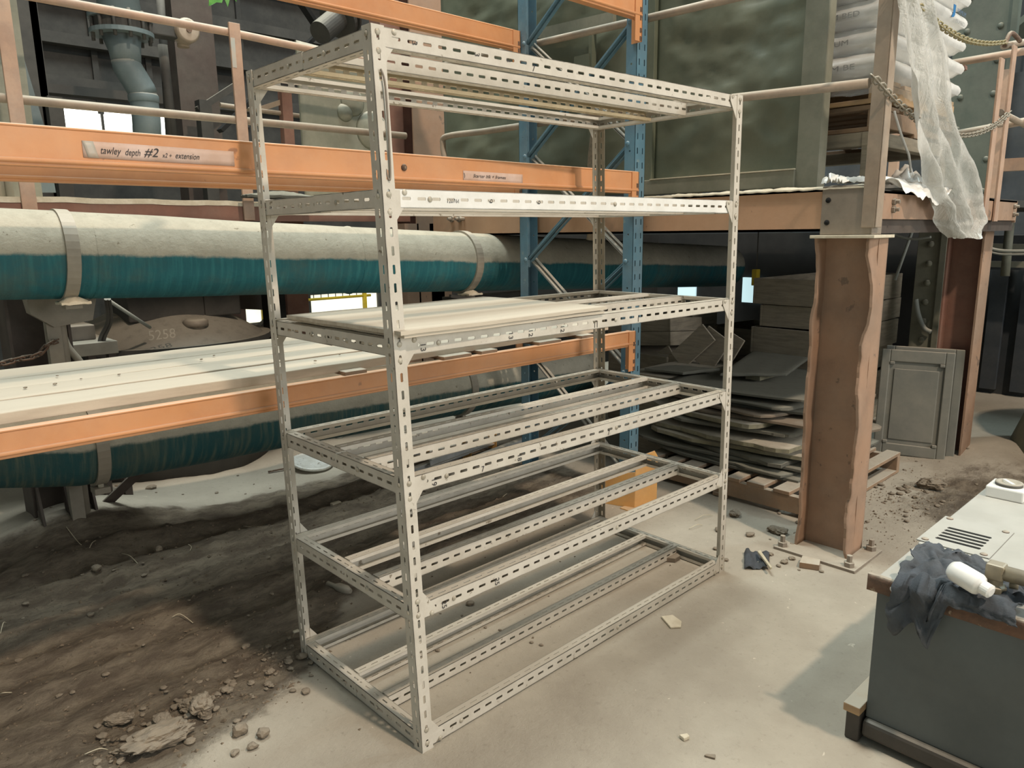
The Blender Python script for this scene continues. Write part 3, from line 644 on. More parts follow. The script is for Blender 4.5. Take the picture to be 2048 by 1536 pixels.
# vertical pipe with flanged valve
YV = 4.5
vc = PY(243, 60, YV); t = thing('valve_pipe', 'grey-blue cranked pipe hanging from a bolted flange, upper left', 'pipe', PY(295, 300, YV))
R = .215
for zz, nm in ((vc.z - .045, 'lower_flange'), (vc.z + .06, 'upper_flange')): MB().lathe([(R * .5, 0), (R, 0), (R, .03), (R * .5, .03)], V((vc.x, YV, zz)), Z, 32, False).build(nm, 'valve', t)
MB().lathe([(R * .86, -.02), (R * .86, .07)], V((vc.x, YV, vc.z)), Z, 24, False).build('valve_body', 'dark', t)
for k in range(12):
    a = k * math.pi / 6; MB().tube([(vc.x + math.cos(a) * R * .9, YV + math.sin(a) * R * .9, vc.z - .08), (vc.x + math.cos(a) * R * .9, YV + math.sin(a) * R * .9, vc.z + .11)], .013, 6).build('flange_bolt', 'dark', t)
z_ = lambda x, y: PY(x, y, YV)
MB().lathe([(.15, .09), (.115, .5)], V((vc.x, YV, vc.z)), Z, 28).build('upper_reducer', 'valve', t)
P = [z_(243, 70), z_(250, 104), z_(253, 125)]; MB().tube(P, .1, 24, rs=[.135, .108, .10]).build('reducer', 'valve', t)
MB().tube([z_(252, 122), z_(254, 133), z_(283, 180), z_(287, 190)], .101, 24).build('crank_section', 'valve', t)
MB().tube([z_(284, 186), z_(288, 198), z_(293, 240), z_(297, 320)], .099, 24).build('lower_section', 'valve', t)
MB().lathe([(.101, 0), (.107, .01), (.107, .05), (.101, .06)], z_(288, 206), Z, 24).build('pipe_collar', 'valve', t)
t = thing('valve_actuator', 'round dusty valve gearbox right of the flanged pipe', 'gearbox', PY(365, 80, YV))
a = z_(368, 65); MB().lathe([(.02, -.14), (.09, -.14), (.09, -.02), (.075, 0), (.02, 0)], V((a.x, YV - .1, a.z)), -Y, 28).build('gearbox_drum', 'rail', t, .004)
MB().box(V((a.x - .3, YV - .05, a.z - .06)), V((a.x + .0, YV + .08, a.z + .05))).build('gearbox_arm', 'dark', t, .01); MB().lathe([(.02, 0), (.02, .012)], V((a.x, YV - .1, a.z)), -Y, 10).build('spindle', 'rust', t)
MB().lathe([(.045, 0), (.045, .1)], V((a.x, YV + .04, a.z - .1)), Z, 14).build('gearbox_foot', 'rail', t)
for px, (ya, yb), rr, lab in ((328, (-40, 285), .030, 'dark vertical rod left of the valve gearbox'), (335, (90, 285), .036, 'thicker dark pipe below the valve gearbox')):
    o = MB().tube([PY(px - 10, ya, YV + .15), PY(px + 12, yb, YV + .15)], rr, 12).build('vertical_pipe', 'dark'); tag(o, lab, 'pipe')
for k, (x0, y0, x1, y1, w, mt, lab) in enumerate(((50, -20, 95, 250, .05, 'dark', 'thin dark vertical post left of the cranked pipe'), (30, -20, 75, 180, .16, 'dark', 'broad dark upright behind the left handrail post'), (370, -20, 400, 290, .34, 'darkbrown', 'dark red-brown column right of the valve gearbox'))):
    a, b = PY(x0, y0, 5.2), PY(x1, y1, 5.2); xx = (a.x + b.x) / 2
    steel('dark_column', lab, [('box', (xx - w / 2, 5.1, 1.7), (xx + w / 2, 5.3, 4.6))], mt)
p = PY(112, 240, 5.0); steel('dark_column', 'short dark stub post at the left end of the bright upper window', [('box', (p.x - .05, 4.95, 1.75), (p.x + .05, 5.05, 2.62))], 'dark')
a, b = PY(80, 178, 5.4), PY(372, 205, 5.4); steel('girt_beam', 'pale dusty beam just above the bright upper window', [('bar', (-.6, 5.4, a.z), (2.2, 5.4, b.z), .12, .07)], 'dark', 'beam')
p = PY(410, 250, 4.8); steel('window_post', 'grey post with angled head right of the bright upper window', [('box', (p.x - .05, 4.75, 0), (p.x + .05, 4.85, 2.68)), ('bar', PY(395, 220, 4.8), PY(480, 165, 4.8), .05, .05, Y)], 'dark', 'post')
steel('roof_brace', 'long black diagonal brace running up behind the top of the slotted rack', [('bar', PY(440, 262, 4.3), PY(745, -40, 4.3), .03, .085, Y)], 'black', 'brace')
steel('roof_brace', 'short black diagonal brace crossing the longer one', [('bar', PY(585, -20, 4.35), PY(645, 70, 4.35), .03, .085, Y)], 'black', 'brace')
steel('rear_rail', 'faint grey rail behind the left handrail, right of its second post', [('tube', [PY(440, 210, 4.4), PY(600, 232, 4.4)], .02, 8), ('bar', PY(520, 218, 4.4), PY(575, 200, 4.4), .04, .02, Y)], 'rail', 'rail')
p = PY(573, 250, 4.4); steel('rear_post', 'brown post behind the walkway left of the pale green board', [('box', (p.x - .05, 4.35, 1.75), (p.x + .04, 4.42, 2.75))], 'brown', 'post')
t = thing('flanged_stub', 'dark open-ended pipe stub with a round flange below the upper orange beam', 'pipe', PY(665, 50, 3.9))
a, b = PY(640, 66, 3.8), PY(690, 25, 3.9); d = (b - a).normalized()
MB().lathe([(.075, 0), (.088, 0), (.088, .26), (.16, .26), (.16, .30), (.12, .30), (.12, .42)], a, d, 28, False).build('stub_body', 'dark', t)
MB().lathe([(.01, .001), (.074, .001), (.074, .003)], a, d, 24, False).build('bore', 'black', t)
MB().lathe([(.165, .33), (.165, .355), (.1, .355)], a, d, 28, False).build('mating_flange', 'dark', t)
# pale board with round relief, brown column behind
t = thing('green_board', 'pale green dusty board with round bulges, hanging behind the handrail', 'board', PY(665, 400, 3.4))
a, b = PY(592, 80, 3.4), PY(742, 310, 3.4)
MB().sheet(lambda u, v: V((a.x + (b.x + .12 - a.x) * u, 3.4, 1.80 + (a.z - 1.80) * v - .05 * u * (v > .99))), 14, 14, .02, -Y).build('board_sheet', 'greenframe', t)
for px, py, r in ((705, 205, .09), (745, 262, .13), (690, 225, .06)):
    c = PY(px, py, 3.4); MB().lathe([(r * 1.15, 0), (r, .012), (r * .8, .026), (r * .5, .034), (.001, .037)], V((c.x, 3.402, c.z)), -Y, 24).build('bulge', 'greenframe', t)
p0, p1 = PY(795, 250, 3.5), PY(887, 250, 3.5)
cl = thing('mezzanine_column', 'tall pale brown steel column behind the racking, left of the green sheets', 'column', ((p0.x + p1.x) / 2, 3.6, 0))
xa, xb = p0.x + .12, p1.x
MB().box((xa, 3.45, 0), (xb, 3.465, 4.3)).build('flange', 'peach', cl); MB().box((xa, 3.72, 0), (xb, 3.735, 4.3)).build('flange', 'brown', cl); MB().box(((xa + xb) / 2 - .006, 3.465, 0), ((xa + xb) / 2 + .006, 3.72, 4.3)).build('web', 'brown', cl)
MB().box((p0.x - .06, 3.60, 1.7), (p0.x + .13, 3.75, 4.3)).build('side_channel', 'brown', cl)
MB().tube([V((xa, 3.44, 2.16)), V((xa + .1, 3.435, 2.175)), V((xb, 3.44, 2.155))], .010, 8).build('weld_bead', 'peach', cl)
o = MB().sheet(lambda u, v: PY(560, 392, 2.9) + V((.24 * (u - .5) * 2, .1 * (v - .5), .03 * math.sin(math.pi * v) * math.sin(math.pi * u) + .006 * nz3(u * 8, v * 8))), 20, 10, .015).build('rope_coil', 'mat'); tag(o, 'low dusty bundle lying on the left walkway edge behind the slotted post', 'bundle')
# leaves poking into view at the very top
lf = thing('leafy_sprig', 'green leafy sprig hanging into view at the top left', 'sprig', PY(445, 2, 1.3))
b0 = PY(450, -45, 1.3)
for k, (x, y, w) in enumerate(((418, 12, 22), (436, 5, 18), (456, 14, 24), (474, 4, 22), (446, -12, 26))):
    tip = PY(x, y, 1.3 + .03 * (k - 2)); d = tip - b0; L = d.length; d.normalize(); s = d.cross(Y).normalized()
    pts = [b0.lerp(tip, q) + s * (L * .22 * math.sin(math.pi * q) * wv) + Y * (.01 * (q % .2)) for q, wv in [(.15, .3), (.4, 1), (.5, .75), (.65, .95), (.75, .6), (.88, .6), (1, 0), (.88, -.6), (.75, -.6), (.65, -.95), (.5, -.75), (.4, -1), (.15, -.3)]]
    MB().prism(pts, Y * .0012).build('leaf', 'leaf', lf)
MB().tube([b0 + Z * .3, b0 + V((0, 0, .1)), b0 - Z * .02], .003, 6).build('stem', 'leaf', lf)
# ---------------------------------------------------------------- the mezzanine on the right
XM = 2.30
mz = thing('mezzanine', 'raised steel mezzanine floor on the right, with faded orange edge beams', 'platform', (3.5, 1.2, 1.545))
MB().box((XM + .03, -.31, 1.70), (6.6, 2.9, 1.745)).build('deck_slab', 'dark', mz)
mb = MB().box((XM, -.30, 1.560), (XM + .012, 2.85, 1.752)); mb.box((XM, -.30, 1.740), (XM + .08, 2.85, 1.752)); mb.box((XM, -.30, 1.560), (XM + .08, 2.85, 1.572))
mb.build('front_edge_beam', 'peachbeam', mz)
cp = MB().box((XM - .008, -.325, 1.545), (XM, -.098, 1.762)); cp.box((XM - .008, -.333, 1.545), (XM + .10, -.325, 1.762)); cpo = cp.build('corner_plate', 'plate', mz, .002)
for z in (1.70, 1.60): MB().lathe([(.001, 0), (.0125, 0), (.0125, .001), (.001, .001)], (XM - .0085, -.128, z), -X, 16).build('bolt_hole', 'black', cpo)
mb = MB().box((XM + .02, -.335, 1.612), (4.62, -.322, 1.735)); mb.box((XM + .02, -.335, 1.725), (4.62, -.27, 1.735)); mb.build('end_edge_beam', 'peach', mz)
MB().box((XM + .06, -.315, 1.548), (4.66, -.255, 1.612)).build('end_lower_beam', 'darkbrown', mz)
MB().box((4.62, -.335, 1.60), (4.63, 2.5, 1.735)).build('far_edge_beam', 'peach', mz)
for yy in (.5, 1.2, 1.85, 2.7): MB().box((XM + .08, yy - .05, 1.57), (6.4, yy + .05, 1.70)).build('joist', 'darkbrown', mz)
for xx, z in ((2.50, 1.69), (2.50, 1.655), (4.55, 1.70), (4.55, 1.65)): MB().lathe([(.016, 0), (.016, .012), (.009, .013), (.009, .03)], (xx, -.336, z), -Y, 6, False).build('edge_bolt', 'plate', mz)
for px in (905, 920, 928): 
    p = PX(px, 438, XM - .002); MB().lathe([(.024 if px < 925 else .012, 0), (.024 if px < 925 else .012, .016), (.012, .017), (.010, .045)], p, -X, 6, False).build('edge_bolt', 'plate', mz)
def crust(u, v):
    y = -.30 + 1.9 * u; return V((XM - .012 + .10 * v, y, 1.754 + .016 * math.sin(math.pi * v) * (.6 + .8 * abs(nz3(y * 6, 1))) + .004 * nz3(y * 25, v * 5)))
MB().sheet(crust, 90, 5, .006).build('dust_crust', 'paledust', mz)
# front column under the corner, dented
cl = thing('mezzanine_column', 'battered orange steel column standing on a bolted base plate at the mezzanine corner', 'column', (2.35, -.21, 0))
def flange(y, th, seed, amp):
    def f(u, v):
        z = .014 + 1.515 * v; xa, xb = 2.262, 2.455
        e = xa + amp * max(0, nz3(z * 3.1, seed)) * (1 - abs(2 * v - .9) * .6)
        x = e + (xb - e) * u
        return V((x, y + amp * .55 * nz3(z * 3.4, seed + 4) * (1 - u) ** 2, z))
    return MB().sheet(f, 8, 60, th, Y)
lx = -.055
flange(-.095, .012, 2.1, .03).build('flange', 'peach', cl); flange(-.335, .012, 7.7, .055).build('flange', 'peach', cl)
MB().box((2.352, -.345, .014), (2.361, -.10, 1.529)).build('web', 'peach', cl)
MB().box((2.24, -.365, 1.529), (2.475, -.075, 1.543)).build('cap_plate', 'paledust', cl, .002)
MB().box((2.165, -.43, 0), (2.50, -.03, .014)).build('base_plate', 'plate', cl, .002)
for x, y in ((2.20, -.06), (2.20, -.39), (2.46, -.06), (2.46, -.39)):
    MB().lathe([(.024, 0), (.024, .022), (.013, .023), (.013, .055)], (x, y, .014), Z, 6, False).build('anchor_bolt', 'plate', cl)
# second column, under the far end
p = PX(1900, 475, 4.5)
cl = thing('mezzanine_column', 'dark red steel column under the far end of the mezzanine', 'column', (4.5, -.12, 0))
MB().box((4.42, -.02, 0), (4.62, -.008, 1.545)).build('flange', 'brown', cl); MB().box((4.42, -.225, 0), (4.62, -.213, 1.545)).build('flange', 'peach', cl); MB().box((4.51, -.213, 0), (4.52, -.02, 1.545)).build('web', 'brown', cl)
# handrail along the front edge
hr = thing('mezzanine_handrail', 'dusty tube handrail with a corner angle post along the mezzanine front edge', 'handrail', (XM, .8, 1.56))
MB().tube(catmull([PX(890, 318, XM), PX(886, 290, XM), PX(893, 273, XM), PX(960, 264, XM)], 5) + [PX(1290, 216, XM), PX(1738, 166, XM)], .021, 12).build('mid_rail', 'rail', hr)
MB().tube([PX(886, 131, XM), PX(1070, 88, XM), PX(1290, 38, XM), PX(1560, -26, XM)], .021, 12).build('top_rail', 'rail', hr)
mb = MB().box((XM - .016, -.345, 1.575), (XM - .010, -.285, 3.4)); mb.box((XM - .016, -.351, 1.575), (XM + .05, -.345, 3.4)); mb.build('corner_post', 'rail', hr, .006)
# dented green sheets behind it
XG = 2.46
sc = thing('sheet_screen', 'dented grey-green steel sheet screen standing along the mezzanine front edge', 'screen', (XG, 1.3, 1.76))
def gsheet(y0, y1, s):
    def f(u, v):
        y = y0 + (y1 - y0) * u; z = 1.79 + 1.6 * v; e = min(1, 6 * min(u, 1 - u)) * min(1, 5 * v)
        return V((XG + .045 * e * nz3(y * 1.3 + s, z * 2.6) + .02 * e * abs(nz3(y * 3.5, z * 4.5 + s)), y, z))
    return MB().sheet(f, 50, 70, .004, X)
gsheet(2.88, 1.09, 3).build('screen_sheet', 'green', sc); gsheet(.965, .075, 8).build('screen_sheet', 'green', sc)
MB().box((XG - .035, .965, 1.76), (XG + .03, 1.02, 3.4)).build('frame_upright', 'green', sc, .003)
MB().box((XG - .02, 1.02, 1.76), (XG + .03, 1.09, 3.4)).build('frame_upright', 'green', sc, .003)
MB().box((XG - .03, .025, 1.758), (XG - .02, .105, 3.4)).build('frame_upright', 'greenframe', sc); MB().box((XG - .03, -.005, 1.758), (XG + .05, .025, 3.4)).build('frame_upright', 'greenframe', sc)
MB().box((XG - .045, .105, 1.775), (XG - .01, 1.10, 1.858)).build('toe_angle', 'greenframe', sc, .004); MB().box((XG - .05, .105, 1.858), (XG + .0, .965, 1.864)).build('toe_angle_ledge', 'paledust', sc)
MB().prism([PX(1052, 72, XG - .06), PX(1100, 80, XG - .06), PX(1226, 50, XG - .06), PX(1226, 22, XG - .06), PX(1056, 62, XG - .06)], X * .03).build('brace_angle', 'greenframe', sc)
p = PX(1185, 90, XG - .05); MB().box((p.x - .02, p.y - .012, p.z - .55), (p.x + .02, p.y + .012, p.z + .06)).build('latch_bar', 'green', sc); MB().box((p.x - .03, p.y + .0, p.z - .13), (p.x + .03, p.y + .12, p.z - .05)).build('latch_block', 'green', sc)
o = MB().tube(catmull([PX(1180, 480, XG - .1), PX(1185, 420, XG - .1), PX(1182, 330, XG - .1), PX(1190, 250, XG - .1), PX(1188, 200, XG - .1)], 4), .022, 8, rs=None).build('frayed_rope', 'plyedge'); tag(o, 'frayed hanging rope behind the rear right post of the slotted rack', 'rope')
for k in range(7):
    pass
# gate posts and chains across the open end
gp = thing('gate_post', 'left of two flat peach gate posts at the far end of the mezzanine', 'post', (3.9, -.33, 1.61))
def flat(x0, x1, z0, z1, y, par, nm='post_bar', mt='railpeach'): MB().box((x0, y - .006, z0), (x1, y + .006, z1)).build(nm, mt, par, .002)
flat(3.86, 3.935, 1.61, 2.50, -.345, gp)
gp2 = thing('gate_post', 'right of two flat peach gate posts, with chains hooked to its top and middle', 'post', (4.17, -.33, 1.60))
flat(4.08, 4.155, 1.605, 2.60, -.345, gp2); MB().tube(catmull([PY(2009, 92, -.36), PY(2022, 66, -.36), PY(2040, 82, -.36)]), .012, 8).build('hook', 'rust', gp2)
MB().tube([PY(2000, 225, -.30), PY(2075, 262, -.30)], .02, 10).build('rail_stub', 'rail', gp2); MB().tube([PY(2008, 92, -.31), PY(2070, 80, -.31)], .02, 10).build('rail_stub', 'rail', gp2)
chain('barrier_chain', catmull([PY(1690, -120, -.36), PY(1760, -58, -.36), PY(1825, 0, -.36), PY(1880, 50, -.36), PY(1930, 79, -.36), PY(1975, 87, -.36), PY(2010, 84, -.36)]), 'upper brassy chain strung across the open mezzanine end', 'chainbrass', .0042, .040, .026)
chain('barrier_chain', catmull([PY(1748, 155, -.36), PY(1795, 205, -.36), PY(1850, 250, -.36), PY(1900, 270, -.36), PY(1950, 268, -.36), PY(1990, 250, -.36), PY(2020, 224, -.36)]), 'lower grey chain drooping across the open mezzanine end', 'chain', .0042, .040, .026)
fr = thing('far_handrail', 'faded orange tube handrail along the far side of the mezzanine', 'handrail', (4.6, .6, 1.75))
MB().tube([PX(1880, 131, 4.62), PX(2075, 98, 4.62)], .024, 10).build('top_rail', 'railpeach', fr); MB().tube([PX(1890, 272, 4.62), PX(2075, 238, 4.62)], .024, 10).build('mid_rail', 'rail', fr)
for yy in (1.4, .45, -.2): MB().box((4.60, yy - .03, 1.70), (4.64, yy + .03, 2.56)).build('rail_post', 'railpeach', fr)
MB().prism([PX(1892, 140, 4.66), PX(1930, 130, 4.66), PX(1930, 138, 4.66), PX(1892, 152, 4.66)], X * .05).build('rail_gusset', 'brown', fr)
# stand, pallets and sacks
st = thing('steel_stand', 'grey dusty low stand beneath the pallets on the mezzanine', 'stand', (3.2, .35, 1.757))
for x, y in ((2.70, -.14), (3.66, -.14), (2.70, .86), (3.66, .86)): MB().box((x - .045, y - .03, 1.757), (x + .045, y + .03, 1.97)).build('leg', 'crate', st, .003)
for y in (-.14, .86): MB().box((2.65, y - .03, 1.965), (3.72, y + .03, 2.03)).build('stand_rail', 'crate', st, .003)
for x in (2.70, 3.66): MB().box((x - .045, -.11, 1.965), (x + .045, .83, 2.03)).build('stand_rail', 'crate', st, .003)
def pallet(name, label, x0, y0, z0, LX, LY, mt, along='y', deck=7, mt2=None, h=.14, bear=3):
    """stringers run across `along`, boards lie along it"""
    t = thing(name, label, 'pallet', (x0 + LX / 2, y0 + LY / 2, z0)); bh = h - .044
    for k in range(bear):
        if along == 'y':
            x = x0 + (LX - .045) * k / (bear - 1); MB().box((x, y0, z0 + .020), (x + .045, y0 + LY, z0 + .020 + bh)).build('bearer', mt2 or mt, t, .003)
        else:
            y = y0 + (LY - .045) * k / (bear - 1); MB().box((x0, y, z0 + .020), (x0 + LX, y + .045, z0 + .020 + bh)).build('bearer', mt2 or mt, t, .003)
    for lev, n, zz in ((0, 3, z0), (1, deck, z0 + .020 + bh)):
        for k in range(n):
            w = .098 + .012 * ((k * 7) % 3 - 1)
            if along == 'y':
                y = y0 + (LY - .1) * k / (n - 1); MB().box((x0 - .004 * (k % 2), y, zz), (x0 + LX, y + w, zz + .022)).build('deck_board' if lev else 'base_board', mt, t, .003)
            else:
                x = x0 + (LX - .1) * k / (n - 1); MB().box((x, y0 - .004 * (k % 2), zz), (x + w, y0 + LY, zz + .022)).build('deck_board' if lev else 'base_board', mt, t, .003)
    return t
pallet('timber_pallet', 'lower brown pallet of the two under the plastic sacks', 2.66, -.17, 2.032, 1.1, 1.1, 'timberbrown', 'x', 7, 'timberbrown', .125)
pallet('timber_pallet', 'upper pale pine pallet directly under the plastic sacks', 2.65, -.17, 2.160, 1.1, 1.1, 'timber', 'x', 7, 'timber', .115)
def sack(x0, y0, z0, LX, LY, H, s, label, grp='sacks stacked on the mezzanine pallets'):
    t = thing('sack', label, 'sack', (x0 + LX / 2, y0 + LY / 2, z0), grp)
    def side(sg):
        def f(u, v):
            a, b = u * 2 - 1, v * 2 - 1; e = max(0, (1 - abs(a) ** 5) * (1 - abs(b) ** 5)) ** .36; e = .42 + .58 * e
            return V((x0 + LX / 2 * (1 + a), y0 + LY / 2 * (1 + b), z0 + H / 2 + sg * (H / 2 * e) + .006 * nz3(a * 3 + s, b * 4) * e))
        return f
    mb = MB(); mb.sheet(side(1), 18, 18); mb.sheet(side(-1), 18, 18); up_, dn_ = side(1), side(-1)
    for ed_ in (lambda q: (q, 0), lambda q: (q, 1), lambda q: (0, q), lambda q: (1, q)):
        def rim(u, v, ed_=ed_):
            p, q = up_(*ed_(u)), dn_(*ed_(u)); c = p.lerp(q, v); o = (c - V((x0 + LX / 2, y0 + LY / 2, c.z))).normalized(); return c + o * (.016 * math.sin(math.pi * v))
        mb.sheet(rim, 18, 4)
    mb.build('sack_body', 'bag', t)
    return t
SH = .125
for k in range(7):
    z = 2.277 + k * (SH - .006); wv = .012 * ((k * 5) % 3 - 1); lv = ('bottom', 'second', 'third', 'fourth', 'fifth', 'sixth', 'top')[k]
    a = sack(2.645 + wv, -.165, z, .56, .62, SH, k, lv + ' layer of white sacks, the one at the near corner of the stack')
    c = sack(2.645 - wv, .465, z, .56, .60, SH, k + 3, lv + ' layer of white sacks, the one further back behind the green screen')
    b = sack(3.20 + wv, -.17, z, .60, .62, SH, k + 9, lv + ' layer of white sacks, the one at the right end of the stack')
    xf = 2.645 + wv - .004
    if k < 5:
        s_ = ('IUM BE', 'MIUM', 'UM BED', 'IUM BED', 'UM BE')[k]
        text(s_, 'sack_lettering', V((xf + .002, .105, z + .042)), -Y, Z, .036, 'greyprint', a, th=.017, width=.17 if k != 1 else .12)
    if k == 3:
        text('PREMIUM', 'sack_lettering', V((3.575, -.186, z + .080)), X, Z, .034, 'navyprint', b, th=.004, width=.15)
        text('MIUM BED', 'sack_lettering', V((3.565, -.186, z + .030)), X, Z, .030, 'greyprint', b, th=.004, width=.15)
    if k == 3:
        MB().prism([V((3.50, -.190, z + .045)), V((3.53, -.190, z + .050)), V((3.548, -.190, z + .062)), V((3.552, -.190, z + .112)), V((3.515, -.190, z + .112)), V((3.518, -.190, z + .07))], Y * .002).build('blue_emblem', 'blueprint', b)
# clear film round the sacks and hanging off the corner
def wrap(u, v):
    z = 2.20 + .95 * v
    if u < .5: p = V((2.606, .9 - (u / .5) * 1.105, z))
    else: p = V((2.606 + (u - .5) / .5 * .80, -.205, z))
    k = .010 * nz3(u * 9, v * 14 + u * 6); d = V((-1, 0, 0)) if u < .47 else V((-.7, -.7, 0)) if u < .53 else V((0, -1, 0))
    return p + d * (.004 + abs(k)) + Z * (.02 * nz3(u * 12, 2) if v == 0 else 0)
s = NT('wrapped_film'); s.b.inputs['Alpha'].default_value = .30; s.bump(s.noise(8, 6, .75, s.scale((1, 1, 3)), 1.2), .9, .03); M['wrapfilm'] = s.done((222, 222, 218), .15)
tag(MB().sheet(wrap, 60, 30).build('stretch_wrap', 'wrapfilm'), 'clear stretch wrap around the white sacks on the mezzanine', 'wrap')
def hang(u, v):   # edges read off the photograph along the drape, on its own hanging plane
    ys = [0, 100, 200, 300, 390, 440, 476]; xl = [1786, 1798, 1812, 1824, 1858, 1880, 1898]; xr = [1858, 1890, 1898, 1930, 1952, 1958, 1944]
    t = v * 6; i = min(5, int(t)); f = t - i; py = ys[i] * (1 - f) + ys[i + 1] * f
    if v == 0: py = -40
    L = xl[i] * (1 - f) + xl[i + 1] * f; R = xr[i] * (1 - f) + xr[i + 1] * f
    q = PY(L + (R - L) * u, py, -.36 - .035 * v)
    q.y += (-.028 * math.sin(u * 17 + 2.2 * nz3(v * 2.0, 1)) - .022 * math.sin(u * 33 + v * 5) - .03 * nz3(u * 4, v * 5)) * (.4 + .6 * v) - .015
    q.z += .012 * nz3(u * 14, 9) * (v > .97); q.y = min(q.y, -.355 if q.z < 1.76 else -.30)
    return q
tag(MB().sheet(hang, 56, 70).build('hanging_film', 'film'), 'torn crumpled plastic film hanging from the sacks down past the mezzanine edge', 'film')
def apron(u, v):
    q = PZ(1636 + 205 * u, 378 - 4 * u, 1.77); q = V((XM - .015 + .9 * u ** 1.3, -.19 - .165 * min(1, u * 2.0) + .10 * (1 - v), 1.772))
    drop = max(0, v - .45) / .55; q.y -= .045 * min(1, drop * 3) * min(1, u * 2.5); q.z -= .125 * drop ** 1.3 * min(1, max(0, (u - .30) * 4)) * (.75 + .5 * nz3(u * 4, 2)) * (1 if u < .8 else (1 - u) * 5)
    q.z += .055 * abs(nz3(u * 5, v * 4)) + .008 * abs(nz3(u * 13, v * 9)); return q
tag(MB().sheet(apron, 60, 20).build('crumpled_film', 'bag'), 'crumpled white plastic lying along the mezzanine end edge and drooping over it', 'film')
def heap(u, v): return V((2.98 + .34 * u, -.26 + .22 * v, 1.775 + .10 * math.sin(math.pi * u) * math.sin(math.pi * v) * (1 + .7 * nz3(u * 6, v * 6)) + .01 * nz3(u * 18, v * 18)))
tag(MB().sheet(heap, 26, 18).build('crumpled_film', 'bag'), 'small heap of crumpled plastic beside the stand leg on the mezzanine', 'film')
o = MB().tube(catmull([PY(1788, 222, -.2), PY(1800, 262, -.22), PY(1812, 296, -.24), PY(1818, 312, -.25), PY(1822, 345, -.26)]), .006, 6, rs=None).build('film_strip', 'bag'); tag(o, 'thin twisted strip of plastic hanging from the upper pallet', 'strip')
for lab, x0, x1, y0, y1, XX in (('small bright opening behind the green screen edge on the mezzanine', 1626, 1642, 333, 362, 7.06), ('upper bright opening beside the gate posts on the mezzanine', 1957, 1982, 118, 132, 7.06), ('lower bright opening beside the gate posts on the mezzanine', 1964, 1982, 142, 168, 7.06)):
    a, b = PX(x0, y1, XX), PX(x1, y0, XX); w = MB().box((XX, b.y, a.z), (XX + .03, a.y, b.z)); o = w.build('lit_opening', 'daylight_cool'); tag(o, lab, 'window')
# green riveted columns and plant behind the mezzanine
def rivcol(name, label, px, x, w, z0, z1, yy, mt='greenframe', step=.16, both=True, rr=.022):
    c = PX(px, 200 if z1 > 2 else 580, x); t = thing(name, label, 'column', (x, c.y, z0))
    MB().box((x, c.y - w / 2, z0), (x + .14, c.y + w / 2, z1)).build('column_plate', mt, t, .004)
    MB().box((x - .02, c.y - w / 2 - .02, z0), (x + .0, c.y - w / 2 + .02, z1)).build('edge_angle', mt, t)
    z = z0 + .1
    while z < z1:
        for sg in ((-.28, .28) if both else (0,)): MB().dome((x, c.y + w * sg, z), -X, rr, .7).build('rivet', mt, t)
        z += step
    return t
rivcol('riveted_column', 'tall dark green riveted column rising behind the hanging film, top right', 1952, 5.6, .40, 1.75, 3.6, 0, 'greendark', .24)
rivcol('riveted_column', 'grey-green column with a row of round bolt heads, left of the dark red mezzanine column', 1853, 5.2, .19, 0, 1.68, 0, 'greenframe', .15, False, .026)
steel('hopper_chute', 'big slanting dark green plate at the top right corner', [('bar', PX(1990, 110, 7.2), PX(2120, 0, 7.2), .05, .55, X), ('box', (7.6, -1.6, 2.4), (7.7, .4, 4.6))], 'greendark', 'plate')
steel('plant_wall', 'dark plant casing behind the mezzanine handrail at the right', [('box', (7.1, -2.0, 0.6), (7.2, 2.4, 2.95))], 'darkblue', 'casing')
steel('duct', 'black square duct behind the gate posts at the right edge', [('bar', PX(1975, 330, 7.03), PX(2010, 110, 7.03), .12, .12, X)], 'black', 'duct')
for px, lab, mt in ((1990, 'left of two yellow-brown straps high behind the gate posts', 'timber'), (2008, 'right of two yellow-brown straps high behind the gate posts', 'timber')):
    p, q = PX(px - 8, 95, 7.08), PX(px - 2, 62, 7.08); steel('yellow_strap', lab, [('bar', p, q, .05, .02, X)], mt, 'strap')
a, b = PX(1975, 332, 6.2), PX(2055, 328, 6.2); steel('plant_beam', 'pale horizontal beam behind the bottom of the gate posts', [('bar', a, b, .08, .10)], 'railpeach', 'beam')
